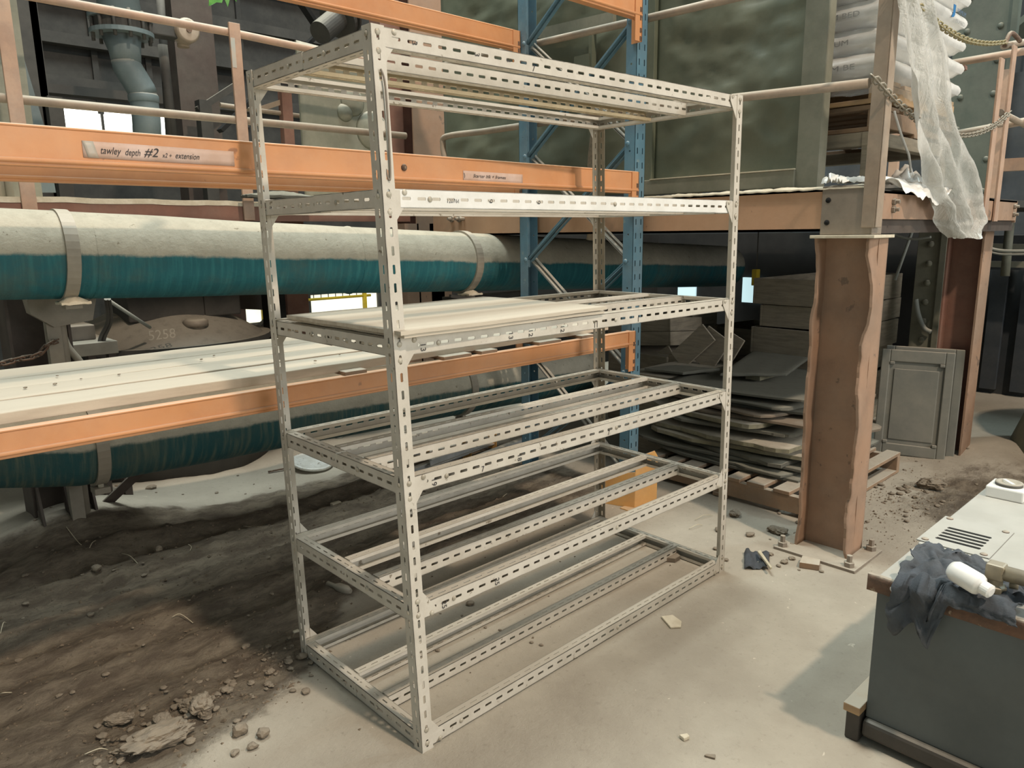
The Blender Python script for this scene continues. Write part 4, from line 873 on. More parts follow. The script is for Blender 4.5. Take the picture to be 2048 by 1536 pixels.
# ---------------------------------------------------------------- under the mezzanine: pallet of dusty sheets, crates, trays
pallet('timber_pallet', 'broad pallet on the floor under the stack of dusty sheets', 2.63, -.03, .004, 1.22, 1.17, 'timberbrown', 'y', 8, 'timberbrown', .14, 3)
ORD = ['bottom', 'second', 'third', 'fourth', 'fifth', 'sixth', 'seventh', 'eighth', 'ninth', 'tenth', 'eleventh', 'twelfth', 'thirteenth', 'fourteenth', 'fifteenth', 'sixteenth', 'seventeenth']
def rsheet(cx, cy, z, hx, hy, rot, th, mt, name, label, rr=.06, bend=(0, 0, 0), fray=0., seed=0., grp=None, tilt=(0, 0)):
    R = Matrix.Rotation(math.radians(rot), 3, 'Z')
    def f(u, v):
        a, b = (u * 2 - 1) * hx, (v * 2 - 1) * hy; ca, cb = hx - rr, hy - rr
        if abs(a) > ca and abs(b) > cb:
            dx, dy = abs(a) - ca, abs(b) - cb; d = math.hypot(dx, dy); k = max(dx, dy) / d if d > 0 else 1
            a = math.copysign(ca + dx * k, a); b = math.copysign(cb + dy * k, b)
        e = max(abs(u * 2 - 1), abs(v * 2 - 1))
        if fray and e > .99: a += fray * nz3(b * 14, a * 14, seed); b += fray * nz3(b * 17, a * 9, seed + 2)
        p = R @ V((a, b, 0)); y_ = b / hy; x_ = a / hx
        zz = bend[0] * max(0, y_) ** 2 + bend[1] * max(0, -x_) ** 2 + bend[2] * max(0, -y_) ** 2 + tilt[0] * a + tilt[1] * b + .004 * nz3(a * 3, b * 3, seed)
        return V((cx + p.x, cy + p.y, z + th + zz))
    return tag(MB().sheet(f, 14, 14, th).build(name, mt), label, 'sheet', grp)
z = .150; LAY = [ # thickness, half sizes, offsets, turn, material, fray, gap
 (.016, .60, .52, .00, .00, 3, 'mat', .02, 0), (.012, .60, .55, .02, .02, -5, 'mat', .02, .002), (.014, .56, .60, -.03, .06, 9, 'mat', .012, .006), (.020, .60, .50, .05, .02, -3, 'mat', .03, .004),
 (.022, .55, .56, -.01, .00, 11, 'matyellow', .03, .010), (.014, .57, .50, .07, -.02, -12, 'matbrown', .015, .002), (.024, .60, .52, .00, .05, 2, 'matyellow', .03, .003), (.016, .52, .48, .09, .00, -8, 'mat', .02, .012),
 (.016, .54, .42, -.02, .06, 14, 'mat', .015, .002), (.026, .58, .44, .00, .12, -6, 'matyellow', .02, .003), (.014, .62, .50, .10, -.04, 7, 'matbrown', .01, .014), (.012, .60, .42, .08, .00, -10, 'matbrown', .008, .002),
 (.014, .54, .50, .14, -.05, 12, 'mat', .006, .006), (.010, .46, .47, .00, .05, -4, 'mat', .006, .002), (.010, .46, .46, -.01, .06, -1, 'mat', .006, .002), (.012, .58, .50, .12, .08, 10, 'mat', .006, .012)]
for i, (th, hx, hy, dx, dy, rot, mt, fr_, gap) in enumerate(LAY):
    z += gap
    rsheet(3.36 + dx, .70 + dy, z, hx, hy, rot, th, mt, 'rubber_sheet', ORD[i] + ' sheet from the bottom of the dusty stack on the floor pallet', .05 + .02 * (i % 3), (.045 * (1 - i / 16) + .01, .0 + .02 * (i % 2) * (i > 4), -.012 * (i < 6)), fr_, i * 3.1, 'dusty sheets stacked on the floor pallet')
    z += th + .0055
def plate(pts, z, th, mt, name, label, dz=(0, 0, 0, 0)):
    P = [PZ(x, y, z) + Z * d for (x, y), d in zip(pts, dz)]
    f = lambda u, v: (P[0].lerp(P[1], u)).lerp(P[3].lerp(P[2], u), v) + Z * (th + .003 * nz3(u * 4, v * 4, z))
    return tag(MB().sheet(f, 12, 12, th).build(name, mt, bevel=.004), label, 'sheet')
zt = z + .012
plate([(1440, 752), (1572, 753), (1628, 712), (1508, 704)], zt + .036, .016, 'mat', 'top_plate', 'large grey plate topping the dusty stack, its corner pointing at the camera')
tag(MB().box(PZ(1520, 762, zt) , PZ(1520, 762, zt) + V((.26, .11, .036))).build('packing_piece', 'matyellow', bevel=.004), 'pale fibrous packing piece under the top plate of the dusty stack', 'block')
plate([(1288, 741), (1366, 750), (1440, 742), (1350, 734)], .60, .018, 'mat', 'loose_plate', 'thin plate sticking out to the left of the top of the dusty stack')
tag(MB().box((3.05, 1.22, .0), (3.75, 1.60, .58)).build('timber_box', 'crate', bevel=.006), 'closed dusty box behind the stack of sheets, under the leaning boards', 'box')
def crate(name, label, c, LX, LY, H, rot=0, tip=(0, 0), mt='crate', th=.018, grp=None, nb=2, floor=True):
    """an open box of boards: each side board is a part"""
    t = thing(name, label, 'crate', c, grp); R = Matrix.Rotation(math.radians(rot), 3, 'Z') @ Matrix.Rotation(math.radians(tip[0]), 3, 'X') @ Matrix.Rotation(math.radians(tip[1]), 3, 'Y'); c = V(c)
    def bx(lo, hi, nm):
        mb = MB().box(lo, hi)
        for v in mb.bm.verts: v.co = c + R @ v.co
        mb.build(nm, mt, t, .003)
    bh = H / nb
    for k in range(nb):
        z0, z1 = k * bh, (k + 1) * bh - .004; o = .002 * (k % 2)
        bx((-LX / 2 - o, -LY / 2, z0), (LX / 2 - .012 * (k % 2), -LY / 2 + th, z1), 'side_board'); bx((-LX / 2, LY / 2 - th, z0), (LX / 2, LY / 2, z1), 'side_board')
        bx((-LX / 2, -LY / 2 + th, z0), (-LX / 2 + th, LY / 2 - th, z1), 'end_board'); bx((LX / 2 - th, -LY / 2 + th, z0), (LX / 2, LY / 2 - th, z1), 'end_board')
    if floor: bx((-LX / 2 + th, -LY / 2 + th, 0), (LX / 2 - th, LY / 2 - th, th), 'bottom_board')
    return t
crate('wooden_crate', 'open wooden crate tilted on the rubble behind the slotted rack right post', (3.99, 2.03, .63), .50, .62, .23, 3, (-5, 5))
crate('wooden_crate', 'second wooden crate behind the tilted one, against the dark', (4.46, 2.08, .60), .36, .5, .34, -4, (0, 0))
tag(MB().box((3.70, 1.70, 0), (4.7, 2.30, .595)).build('timber_box', 'crate', bevel=.01), 'big dark box carrying the tilted wooden crates', 'box')
for k, (x0, y0, x1, y1, w, lab) in enumerate(((1355, 722, 1418, 664, .16, 'broad board leaning up to the right behind the stack of sheets'), (1400, 728, 1440, 668, .22, 'slatted panel leaning behind the stack of sheets'), (1330, 728, 1395, 690, .10, 'narrow dark board leaning below the tilted crate'), (1300, 735, 1345, 705, .14, 'rounded grey board leaning at the left below the tilted crate'), (1445, 722, 1475, 672, .14, 'dark board leaning right of the slatted panel'))):
    a, b = PX(x0, y0, 3.62 + .05 * k), PX(x1, y1, 3.66 + .05 * k); tag(MB().bar(a, b, w, .02, X).build('leaning_board', 'crate', bevel=.003), lab, 'board')
zc = .0
for i, (h, dx, dy, rot, tip) in enumerate(((.22, .05, .02, 2, 0), (.20, .0, .0, -2, 0), (.19, .06, .02, 3, 0), (.21, -.02, .0, -1, 0), (.17, .02, -.02, 2, 0), (.20, -.02, .0, -1, 0))):
    crate('wooden_crate', ('bottom', 'second', 'third', 'fourth', 'fifth', 'top')[i] + ' crate in the tall stack standing behind the orange column', (4.86 + dx, .94 + dy, zc), 1.30, .62, h, rot, (0, 0), 'crate', .02, 'crates stacked behind the orange column', 1)
    zc += h + .004
crate('wooden_crate', 'low dark crate behind the stack of sheets near the blue cabinet', (5.15, 2.30, 0), .8, .6, .62, 6, (0, 0), 'crate', .02, None, 3)
crate('wooden_crate', 'square crate beside the blue cabinet, left of the tall crate stack', (5.15, 1.75, .0), .7, .5, .72, -5, (0, 0), 'crate', .02, None, 3)
# pressed trays leaning
def tray(p0, p1, lean, h, label):
    u = (p1 - p0); w = u.length; u.normalize(); n = u.cross(Z) * (1 if u.cross(Z).x < 0 else -1); up_ = (Z * h - n * lean).normalized(); nn = u.cross(up_); nn = nn if nn.x < 0 else -nn
    t = thing('pressed_tray', label, 'tray', p0.lerp(p1, .5)); H = math.hypot(h, lean)
    Q = lambda a, b, c: p0 + u * a + up_ * b + nn * c
    def slab(a0, a1, b0, b1, c0, c1, nm, bev=.006):
        MB().hexa([Q(a0, b0, c0), Q(a1, b0, c0), Q(a1, b0, c1), Q(a0, b0, c1), Q(a0, b1, c0), Q(a1, b1, c0), Q(a1, b1, c1), Q(a0, b1, c1)]).build(nm, 'tray', t, bev)
    slab(0, w, 0, H, 0, .014, 'tray_base'); r = .055
    slab(0, r, .0, H, .014, .03, 'rim'); slab(w - r, w, .0, H, .014, .03, 'rim'); slab(r, w - r, H - r * 1.5, H, .014, .03, 'rim'); slab(r, w - r, 0, r * 1.4, .014, .03, 'rim')
    slab(r + .03, w - r - .03, r * 1.4 + .03, H - r * 1.5 - .05, .014, .022, 'raised_panel', .008)
    for a, b in ((r, H - r * 1.5 - .02), (w - r - .03, H - r * 1.5 - .02), (r, r * 1.4), (w - r - .03, r * 1.4)): slab(a, a + .03, b, b + .02, .014, .036, 'corner_lug', .004)
    return t
a, b = PZ(1746, 902, .004), PZ(1889, 920, .004)
tray(a, b, .07, .735, 'front one of two grey pressed steel trays leaning at the dark red column')
tray(a + V((.075, .0, 0)), b + V((.075, -.035, 0)), .05, .755, 'rear one of two grey pressed steel trays leaning at the dark red column')
# dark plant behind, cabinet, and a dark backdrop added for the shade under the mezzanine
YD = 4.1
steel('shade_backdrop', 'added dark backdrop for the shade far under the mezzanine behind the upper pipe', [('box', (3.25, YD, .0), (6.9, YD + .08, 1.54)), ('box', (6.9, .75, .0), (6.98, YD + .08, 1.54))], 'void', 'casing')
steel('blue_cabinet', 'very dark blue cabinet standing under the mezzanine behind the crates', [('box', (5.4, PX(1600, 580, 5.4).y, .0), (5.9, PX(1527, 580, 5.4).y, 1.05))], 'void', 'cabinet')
for lab, x0, x1, y0, y1 in (('left bright gap in the dark backdrop under the mezzanine', 1356, 1392, 566, 596), ('right bright gap in the dark backdrop under the mezzanine, with a hook in front', 1484, 1524, 556, 604)):
    a, b = PX(x0, y1, 6.88), PX(x1, y0, 6.88); tag(MB().box((6.87, b.y, a.z), (6.899, a.y, b.z)).build('lit_opening', 'daylight_cool'), lab, 'window')
p = PX(1512, 560, 6.6); t = thing('chain_hoist', 'small hoist with yellow block and black hook hanging before the right bright gap', 'hoist', p - Z * .17)
MB().tube(catmull([p + V((0, 0, .1)), p + V((0, 0, -.02)), p + V((.015, 0, -.12)), p + V((.07, 0, -.17)), p + V((.14, 0, -.16))]), .014, 8).build('hook', 'cable', t)
MB().box((p.x - .05, p.y - .03, p.z - .06), (p.x + .03, p.y + .03, p.z + .12)).build('yellow_block', 'yellow', t, .006); MB().tube([p + Z * .1, V((p.x, p.y, 1.72))], .008, 6).build('hoist_rope', 'cable', t)
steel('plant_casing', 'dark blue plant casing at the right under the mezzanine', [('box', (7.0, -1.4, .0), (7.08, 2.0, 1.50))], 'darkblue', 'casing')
for k, yy in enumerate((-.55, -.3, -.05, .2, .45)):
    tag(MB().box((6.93, yy, .05), (6.999, yy + .13, 1.25)).build('casing_rib', 'darkblue'), ('first', 'second', 'third', 'fourth', 'fifth')[k] + ' vertical rib from the right on the dark blue casing', 'rib')
for k, y in enumerate((492, 527)):
    a, b = PX(1936, y, 6.4), PX(2090, y + 3, 6.4); steel('plant_beam', ('upper' if not k else 'lower') + ' pale green horizontal beam at the right under the mezzanine', [('bar', a, b, .10, .05)], 'greenframe', 'beam')
a, b = PX(2020, 440, 6.2), PX(2010, 552, 6.2); steel('plant_post', 'short pale vertical pipe crossing the green beams at the right edge', [('tube', [V((a.x, a.y, 1.70)), a.lerp(b, .5), b], .035, 10)], 'greenframe', 'pipe')
steel('dark_casing', 'dark blue backing between the pale green beams at the right edge', [('box', (6.6, -1.2, 1.20), (6.65, .45, 1.50))], 'darkblue', 'casing')
hz = thing('hopper', 'big green dusty conical hopper at the right edge of the view', 'hopper', (5.25, -1.28, 0))
MB().lathe([(1.05, 0), (.62, 1.35), (.60, 1.40), (.30, 1.41)], (5.25, -1.38, 0), Z, 48).build('hopper_cone', 'hopper', hz)
for k, (pp, r, mt, lab) in enumerate((([(1770, 452), (1790, 470), (1825, 478), (1862, 474)], .009, 'hoop', 'pale cable drooping under the mezzanine end, left of the riveted column'), ([(1932, 470), (1965, 490), (2000, 501), (2060, 502)], .011, 'hoop', 'upper pale cable sagging at the right edge'), ([(1932, 476), (1965, 497), (2000, 508), (2060, 508)], .008, 'hoop', 'lower pale cable sagging at the right edge'), ([(1832, 598), (1836, 625), (1848, 655), (1862, 664)], .018, 'hoop', 'bent grey hose on the riveted column under the mezzanine'))):
    tag(MB().tube(catmull([PX(x, y, 4.9 if k != 3 else 5.16) for x, y in pp]), r, 8).build('cable', mt), lab, 'cable')
tag(MB().tube([PX(1834, 436, 5.0), PX(1790, 560, 5.0)], .012, 8).build('slanted_rod', 'hoop'), 'thin pale rod slanting above the crate stack', 'rod')
for k, (x, y) in enumerate(((1814, 516), (1810, 540), (1808, 562))):
    a = PX(x, y, 6.98); tag(MB().box((6.98, a.y - .035, a.z - .05), (7.0, a.y + .035, a.z + .05)).build('bright_gap', 'daylight_cool'), ('top', 'middle', 'lowest')[k] + ' small bright gap in the dark above the crate stack', 'window')
a = PX(1776, 494, 6.98); tag(MB().box((6.98, a.y - .06, a.z - .06), (7.0, a.y + .06, a.z + .06)).build('bright_gap', 'daylight_cool'), 'round-headed bright gap in the dark above the crate stack', 'window')

# ---------------------------------------------------------------- grey machine in the right foreground
MX0, MX1, MY0, MY1 = 1.03, 2.16, -.92, -2.3
mc = thing('machine_cabinet', 'low grey machine cabinet with a pale top and rusty front edge, lower right corner', 'machine', (1.6, -1.6, 0))
MB().box((MX0, MY1, .08), (MX1, MY0, .532)).build('cabinet_body', 'machside', mc, .004)
MB().box((MX0 - .022, MY1, .022), (MX1, MY0 + .002, .080)).build('skid', 'machskid', mc, .012)
for y in (-1.0, -2.1): MB().box((MX0 + .08, y - .05, 0), (MX1 - .05, y + .05, .022)).build('skid_foot', 'machskid', mc)
MB().box((MX0 + .002, MY1, .532), (1.352, MY0, .552)).build('front_top_panel', 'machtop', mc, .003)
MB().box((1.358, MY1, .532), (MX1, MY0, .557)).build('rear_top_cover', 'machtop', mc, .004)
lip = MB().sheet(lambda u, v: V((MX0 - .014 + .002 * nz3(u * 30, v), MY0 + .025 + (MY1 - MY0) * u, .505 + .052 * v + (.006 * nz3(u * 25, 3) if v > .9 else 0))), 80, 3, .012, -X).build('rusty_lip', 'rust', mc)
MB().dome((MX0 - .0145, MY0 - .05, .532), -X, .010, .3).build('rivet', 'white', lip)
zc = .5575; a = PZ(1854, 1063, zc); b = PZ(1998, 1098, zc); c = PZ(1890, 1027, zc)
U = V((0, -1, 0)); pw = abs(b.y - a.y) * .98; x0 = (a.x + b.x) / 2; ph = .30
x0, x1 = 1.375, 1.665; py0, py1 = a.y - .0, b.y
vb = MB(); vb.box((x0, py1, zc), (x1, py0, zc + .0008)); vp = vb.build('vent_shade_plate', 'black', mc)  # black sheet under the slots paints the shade inside the cabinet
vm = MB(); Lw = py0 - py1; rows = 5; rw = .030; xs = x0 + .045
vm.box((x0, py1, zc + .001), (xs, py0, zc + .0035)); vm.box((xs + rows * rw, py1, zc + .001), (x1, py0, zc + .0035))
for k in range(rows): vm.strip((xs + rw * k, py0, zc + .001), -Y, X, Z, Lw, rw, .0025, Lw, Lw * .64, .018)
vm.build('vent_plate', 'machtop', mc)
for x, y in ((x0 + .02, py0 - .02), (x1 - .02, py0 - .02), (x0 + .02, py1 + .02), (x1 - .02, py1 + .02)): MB().dome((x, y, zc + .0035), Z, .011, .5).build('screw', 'rust', mc)
MB().box((1.275, -1.27, .5525), (1.325, -.955, .5532)).build('paper_label', 'white', mc)
lb = bpy.data.objects['paper_label']
pen([[(0, 0), (.5, 1), (.6, 0)], [(.9, 0), (1.2, .9), (1.5, 0), (1.8, .9), (2.1, 0)], [(2.6, .9), (2.4, .4), (2.9, 0), (3.2, .5)], [(3.9, 1), (3.5, .5), (4, 0)], [(4.8, .9), (4.8, 0), (5.4, .2)], [(6, .5), (6.6, .5)], [(7, 0), (7.3, .7), (7.6, 0)], [(8, .3), (8.5, .5), (8.8, .2)]], V((1.29, -.975, .5535)), -Y, X, .024, .0016).build('pen_writing', 'ink', lb)
sb = MB().box((2.0, -1.07, .557), (2.12, -.945, .602)).build('switch_box', 'white', mc, .006)
MB().lathe([(.030, 0), (.046, 0), (.046, .012), (.034, .014), (.030, .004)], (2.06, -1.0075, .602), Z, 24).build('switch_ring', 'cable', sb); MB().bar((2.035, -1.03, .608), (2.085, -.985, .608), .012, .014).build('switch_lever', 'white', sb)
q = PZ(1984, 1206, .556)
ft = MB().lathe([(.028, 0), (.028, .018), (.022, .02), (.022, .035), (.030, .037), (.030, .055), (.020, .058), (.020, .075)], q, Z, 8, False).build('pipe_union', 'brass', mc, .002)
MB().box(q + V((-.022, -.022, .072)), q + V((.022, .022, .118))).build('pipe_tee', 'brass', mc, .006); MB().tube([q + V((0, -.015, .095)), q + V((0, -.4, .095))], .021, 14).build('fitting_pipe', 'brass', mc); MB().lathe([(.028, 0), (.028, .03)], q + V((0, -.1, .095)), -Y, 14).build('pipe_collar', 'brass', mc)
MB().lathe([(.012, 0), (.012, .02)], q + V((.02, -.03, .06)), V((.3, -1, 0)), 10).build('side_plug', 'brass', mc)
tag(MB().box((1.0, -.915, .0), (2.1, -.872, .100)).build('skid_bearer', 'machskid', bevel=.006), 'dark timber bearer beside the machine skid', 'timber')
tag(MB().box((.985, -.918, .1005), (2.1, -.868, .128)).build('pale_board', 'timber', bevel=.003), 'pale board end resting on the dark bearer left of the machine', 'board')
# rag over the front edge, white bottle
def rag(u, v):
    y = -.955 - .30 * u - .03 * v; y += .03 * nz3(v * 5, 2) ; top = .34 - .10 * u + .02 * nz3(u * 6, 1); drop = (.135 + .03 * math.sin(u * 21 + .6)) if u < .36 else .135 - 1.2 * (u - .36)
    drop = max(.02, drop); s = v * (top + drop); fold = .018 * math.sin(u * 15 + 3 * nz3(v * 3, 1)) + .020 * nz3(u * 5, v * 5, 7)
    if s < top:
        p = V((MX0 - .028 + top - s, y, .570 + abs(fold) + .02 * math.sin(math.pi * min(1, s / top)) * abs(nz3(u * 4, v * 4)) + .012))
        if s / top < .3: p.z -= .012 * (1 - s / top / .3)
    else:
        d = s - top; p = V((MX0 - .030 - abs(fold) * .9 - .012, y - .06 * d * (1 - u) * 0 + .10 * d * (.5 - u), .574 - d))
    return p
tag(MB().sheet(rag, 60, 60, .003).build('work_rag', 'rag'), 'crumpled dark navy rag draped over the rusty front edge of the machine', 'rag')
a, b = PZ(1908, 1140, .64), PZ(1968, 1176, .625); d = (b - a).normalized()
bt = thing('white_bottle', 'blank white plastic bottle lying on the navy rag', 'bottle', a.lerp(b, .5) - Z * .03); L = (b - a).length
MB().lathe([(.004, -.010), (.022, -.008), (.029, .004), (.030, .02), (.030, L * .80), (.027, L * .88), (.018, L * .93), (.018, L * .95)], a, d, 24).build('bottle_body', 'white', bt); MB().lathe([(.019, 0), (.019, .022), (.012, .026)], a + d * (L * .95), d, 20, False).build('bottle_cap', 'white', bt)
# ---------------------------------------------------------------- things lying on the floor
def gz(p): return fh(p.x, p.y)
def rock(p, r, s, flat=.6, mt='clod', name='dirt_clod', el=1., rot=0):
    mb = MB(); bmesh.ops.create_icosphere(mb.bm, subdivisions=4 if r > .024 else 2, radius=1)
    for v in mb.bm.verts:
        c = v.co.copy(); k = 1 + .35 * nz3(c.x * 1.3 + s * 7, c.y * 1.3 + s, c.z * 1.3) + (.12 * nz3(c.x * 5 + s, c.y * 5, c.z * 5) if r > .024 else 0); c *= k * r; c.z *= flat; c.x *= el
        x, y = c.x, c.y; c.x, c.y = x * math.cos(rot) - y * math.sin(rot), x * math.sin(rot) + y * math.cos(rot); v.co = c
    for f in mb.bm.faces: f.smooth = False
    lo = min(v.co.z for v in mb.bm.verts); q = V((p.x, p.y, gz(p) - lo - r * flat * .18))
    for v in mb.bm.verts: v.co += q
    return mb.build(name, mt)
for k, (x, y, r, el, fl_, lab) in enumerate(((322, 1490, .052, 2.0, .5, 'big flat slab of dried dirt at the bottom left of the floor'), (405, 1428, .036, 1.3, .9, 'upright dirt clod on the floor left of the near rack post'), (380, 1420, .030, 1.2, .7, 'rounded dirt clod just left of the upright one'), (480, 1470, .022, 1.1, .9, 'brown stone on the pale floor left of the near rack post'), (527, 1474, .020, 1, .8, 'round grey stone right of the brown stone'), (505, 1497, .014, 1.2, .7, 'small stone between and below the brown and round ones'), (470, 1509, .012, 1.3, .6, 'lowest small stone on the pale floor at the left'), (325, 1448, .026, 1.5, .6, 'flat clod above the big slab of dirt'), (240, 1441, .026, 1.7, .6, 'long clod left of the rubble band'), (318, 1112, .020, 1, .9, 'dark round stone on the dust ridge under the lower pipe'), (196, 1158, .022, 1.3, .7, 'dark stone on the dusty slope at the left'), (605, 1318, .018, 1.2, .7, 'pale stone beside the left rear rack foot'), (1470, 1032, .030, 1.3, .6, 'grey stone behind the right front rack post'), (1555, 1066, .036, 1.4, .5, 'brown stone in front of the floor pallet'), (1500, 1072, .022, 1.2, .5, 'dusty stone left of the orange column base'), (1437, 1062, .02, 1.4, .5, 'small dusty stone at the right end of the rack'), (1862, 978, .055, 1.4, .6, 'heap-like clod on the dirty floor right of the column'), (305, 998, .022, 1.4, .6, 'dark lump on the pale dust under the lower pipe'), (612, 1386, .014, 1.3, .6, 'small dark stone by the left bottom end beam'), (940, 1210, .016, 1.2, .6, 'small dark stone inside the bottom of the rack'))):
    tag(rock(PZ(x, y), r, k * 1.7, fl_, 'clod', 'dirt_clod' if k not in (3, 4, 5, 6, 9, 10) else 'stone', el, k * 1.1), lab, 'clod' if k not in (3, 4, 5, 6, 9, 10) else 'stone')
protos = []
def strew(n, region, r0, r1, label, grp, name='clod_crumb'):
    for i in range(n):
        while 1:
            x, y = region()
            if 0 < x < 2048: break
        p = PZ(x, y); r = r0 + (r1 - r0) * rnd.random() ** 2.2
        if len(protos) < 6:
            o = rock(p, .02, len(protos) * 3.3, .5, 'clod', name, 1.2, 0); protos.append(o)
            o.location = (p.x, p.y, gz(p) - r * .1); 
        else:
            o = protos[i % 6].copy(); COL.objects.link(o); o.name = name; o.location = (p.x, p.y, gz(p) - r * .1)
        o.scale = (r / .02,) * 3; o.rotation_euler = (0, 0, rnd.random() * 6.28); tag(o, label, 'clod', grp)
def band():
    t = rnd.random(); return 190 + 420 * t + rnd.gauss(0, 26), 1525 - 225 * t + rnd.gauss(0, 30)
strew(120, band, .005, .016, 'small crumb of dried dirt in the rubble band left of the rack', 'crumbs in the rubble band left of the rack')
strew(40, lambda: (rnd.uniform(20, 560), rnd.uniform(1080, 1420)), .006, .014, 'small crumb of dirt on the dark trodden ground at the left', 'crumbs on the dark ground at the left')
strew(36, lambda: (rnd.gauss(1560, 70), rnd.gauss(1090, 32)), .006, .018, 'small crumb of dirt round the foot of the orange column', 'crumbs round the orange column foot')
strew(50, lambda: (rnd.gauss(1800, 60), rnd.gauss(1000, 34)), .008, .022, 'small crumb of dirt on the soiled floor right of the orange column', 'crumbs right of the orange column')
strew(34, lambda: (rnd.uniform(860, 1180), rnd.uniform(1080, 1330)), .004, .012, 'small crumb of dirt on the floor inside the rack', 'crumbs on the floor inside the rack')
strew(16, lambda: (rnd.uniform(200, 640), rnd.uniform(930, 1010)), .006, .016, 'small crumb of dirt on the pale dust under the lower pipe', 'crumbs on the pale dust under the lower pipe')
def chip(pts, th, mt, name, label, cat, lift=.001):
    P = [PZ(x, y) for x, y in pts]; zz = max(gz(p) for p in P) + lift
    return tag(MB().prism([V((p.x, p.y, zz)) for p in P], Z * th).build(name, mt, bevel=min(.002, th * .3)), label, cat)
chip([(1322, 1236), (1341, 1258), (1362, 1257), (1363, 1246), (1345, 1233)], .008, 'paledust', 'tile_fragment', 'pale broken tile fragment on the open floor in front of the rack', 'fragment')
chip([(1358, 1476), (1368, 1484), (1379, 1479), (1374, 1473)], .012, 'paledust', 'tile_fragment', 'small pale chip near the bottom edge of the open floor', 'fragment')
chip([(1408, 1514), (1430, 1520), (1431, 1512), (1412, 1511)], .006, 'clod', 'wood_chip', 'thin grey chip at the bottom edge of the floor', 'chip')
chip([(1312, 1122), (1316, 1112), (1352, 1110), (1360, 1120), (1350, 1126)], .022, 'matbrown', 'wood_offcut', 'brown wedge of wood on the floor inside the right end of the rack', 'offcut')
chip([(1598, 1136), (1604, 1122), (1640, 1130), (1638, 1142)], .028, 'timberbrown', 'brick_piece', 'dark brown piece of brick by the column base plate', 'brick')
o = MB().sheet(lambda u, v: PZ(1488 + 50 * u, 1108 + 32 * v) + Z * (.006 + .035 * abs(nz3(u * 3, v * 3)) + .01 * math.sin(u * 9)), 16, 12, .002).build('dark_scrap', 'rag'); tag(o, 'crumpled dark scrap of cloth on the floor right of the rack', 'scrap')
chip([(1514, 1118), (1520, 1116), (1543, 1150), (1540, 1152)], .012, 'straw', 'pale_sliver', 'pale pointed sliver beside the dark scrap of cloth', 'sliver', .03)
p = PZ(625, 936); lz = max(gz(p + V((dx, dy, 0))) for dx in (-.15, 0, .15) for dy in (-.15, 0, .15)) + .006
t = thing('bucket_lid', 'scuffed white round bucket lid lying on the pale dust ridge', 'lid', (p.x, p.y, lz - .006)); MB().lathe([(.02, .006), (.118, .006), (.122, .012), (.138, .012), (.140, .006), (.138, -.006), (.02, -.006)], (p.x, p.y, lz), V((.05, -.18, 1)), 40).build('lid_disc', 'lidwhite', t)
a, b = PZ(537, 951), PZ(592, 941); tag(MB().tube([V((a.x, a.y, gz(a) + .012)), V((b.x, b.y, gz(b) + .02))], .007, 7).build('stick', 'rust'), 'thin stick lying left of the white lid', 'stick')
a, b = PZ(656, 1176), PZ(702, 1192); ga = max(gz(a), gz(b)) + .012
mb = MB().tube([V((a.x, a.y, ga)), a.lerp(b, .3) * 1 + Z * (ga - a.lerp(b, .3).z), a.lerp(b, .5) + Z * (ga - a.lerp(b, .5).z), a.lerp(b, .8) + Z * (ga - a.lerp(b, .8).z), V((b.x, b.y, ga))], .02, 10, rs=[.012, .010, .020, .022, .010]); tag(mb.build('plastic_handle', 'conduit'), 'grey rounded plastic handle on the dark ground inside the rack left end', 'handle')
for k, pts in enumerate((((184, 1131), (190, 1124), (198, 1115)), ((245, 1122), (262, 1130), (277, 1141)), ((378, 1102), (384, 1106), (382, 1119)), ((345, 1243), (362, 1240), (386, 1244)), ((2, 1275), (10, 1265), (14, 1250)), ((140, 1108), (160, 1120), (168, 1128)), ((487, 1052), (500, 1056), (524, 1057)), ((1390, 1042), (1408, 1036), (1425, 1033)), ((1378, 1060), (1392, 1056), (1404, 1052)), ((1006, 1002), (1012, 996), (1014, 990)), ((0, 1398), (10, 1406), (26, 1400)), ((170, 1516), (200, 1508), (216, 1502)))):
    P = [PZ(*q) for q in pts]; tag(MB().tube(catmull([V((q.x, q.y, gz(q) + .006 + .012 * (j == 1))) for j, q in enumerate(P)], 4), .0018, 5).build('straw_wisp', 'straw'), ('wisp of pale straw on the dusty ridge at the far left', 'wisp of pale straw on the ridge below the pipe strut', 'upright bit of pale straw on the ridge left of the rack', 'long pale straw on the red-brown ground', 'wisp of pale straw at the left picture edge', 'bent straw on the slope of the dust mound', 'pale straw beside the left rear rack post', 'pale splinter behind the right front rack post', 'pale splinter left of the other behind the right rack post', 'pale splinter inside the rack on the dark ground', 'pale wisp low at the left picture edge', 'pale wisp at the bottom left by the rubble')[k], 'straw')
for k, (x, y, w, lab) in enumerate(((672, 1008, .03, 'pale block on the ground under the left of the rack'), (862, 985, .014, 'small white cap on the ground behind the near rack post'), (592, 1262, .012, 'pale cigarette-sized stub on the red ground by the left rear post'))):
    p = PZ(x, y); tag(MB().box((p.x - w, p.y - w * .6, gz(p) - .003), (p.x + w, p.y + w * .6, gz(p) + w * .8)).build('pale_block', 'paledust', bevel=.003), lab, 'block')
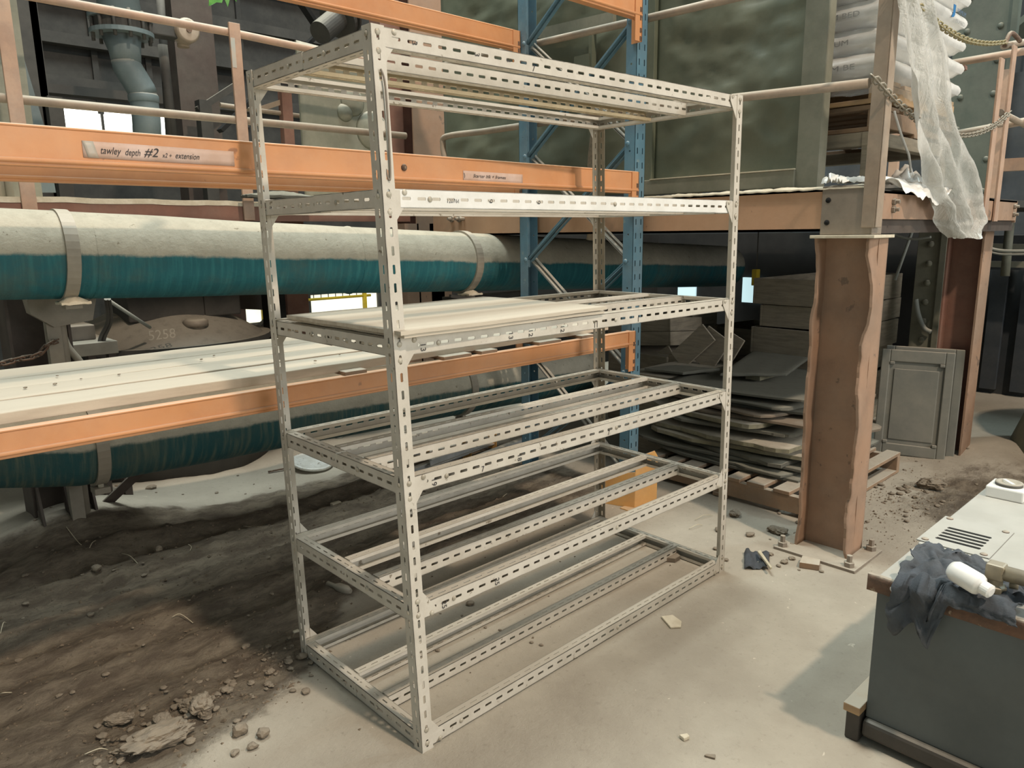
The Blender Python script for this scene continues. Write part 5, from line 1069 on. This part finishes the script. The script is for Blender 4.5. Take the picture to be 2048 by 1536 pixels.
# rack beam offcuts with orange end plates lying behind
for k, (p0, p1, z0, lab) in enumerate((((800, 960), (934, 906), .06, 'nearest dusty beam offcut with an orange end plate lying behind the rack'), ((860, 925), (985, 880), .12, 'upper beam offcut with an orange end plate lying behind the rack'), ((935, 935), (1060, 885), .05, 'right-hand beam offcut lying behind the rack by the blue upright'), ((760, 950), (850, 905), .05, 'left short beam offcut with an orange end plate lying behind the rack'))):
    a, b = PZ(*p0, z0), PZ(*p1, z0); g0 = max(gz(a), gz(b)); t = thing('beam_offcut', lab, 'beam', a.lerp(b, .5) - Z * (z0 - .01)); a.z += g0; b.z += g0
    for dz in (-.022, .022): MB().bar(a + Z * dz, b + Z * dz, .04, .006).build('beam_flange', 'brace', t)
    MB().bar(a, b, .006, .04).build('beam_web', 'brace', t)
    if k != 2: d = (b - a).normalized(); MB().bar(b - Z * .06, b + Z * .06, .075, .006, d).build('end_plate', 'guard', t)
p = PZ(684, 884); tag(MB().tube([V((p.x + .05 * math.cos(q), p.y + .02, gz(p) + .05 + .045 * math.sin(q))) for q in [.3 + i * .3 for i in range(17)]], .010, 6).build('pipe_clip', 'hoop'), 'pale curved pipe clip lying behind the rack near the lower pipe', 'clip')
# crumbs and flakes on planks and pipe
for i in range(14):
    x = rnd.uniform(20, 900); y0 = 735 - (x * .105) + rnd.uniform(5, 95); p = PZ(x, y0, 1.083)
    if not (.95 < p.y < 1.8 and p.x < 1.9): continue
    o = protos[i % 6].copy(); COL.objects.link(o); o.name = 'dust_flake'; o.location = (p.x, p.y, 1.082 - .016 * (1 - (p.x + 2.2) / 4.25)); o.scale = (.14 + .2 * rnd.random(),) * 3; tag(o, 'small flake of dirt lying on the long planks of the pallet rack', 'flake', 'flakes on the planks')

# fine grit over the trodden soil: too much to count, one object
mb = MB(); rg = random.Random(3)
def bit(p, r):
    a = rg.random() * 6.28; b = [V((p.x + r * math.cos(a + k * 2.1) * (1 + rg.random()), p.y + r * math.sin(a + k * 2.1), gz(p) - r * .2)) for k in range(3)]
    v = [mb.bm.verts.new(q) for q in b + [V((p.x, p.y, gz(p) + r * (.6 + .6 * rg.random())))]]
    for f in ((0, 1, 3), (1, 2, 3), (2, 0, 3)): mb.face([v[k] for k in f])
for i in range(5200):
    x, y = rg.uniform(-1.1, 2.1), rg.uniform(.2, 2.3)
    if rg.random() < dirt(x, y) * .8 + .04: bit(V((x, y, 0)), .0022 + .006 * rg.random() ** 3)
for i in range(1500):
    px, py = band() if i % 2 else (rg.gauss(1800, 70), rg.gauss(1000, 40)); q = PZ(px + rg.gauss(0, 20), py + rg.gauss(0, 14)); bit(q, .0025 + .007 * rg.random() ** 3)
tag(mb.build('soil_grit', 'soil'), 'fine grit scattered over the trodden soil and dusty floor', 'grit', None, 'stuff')
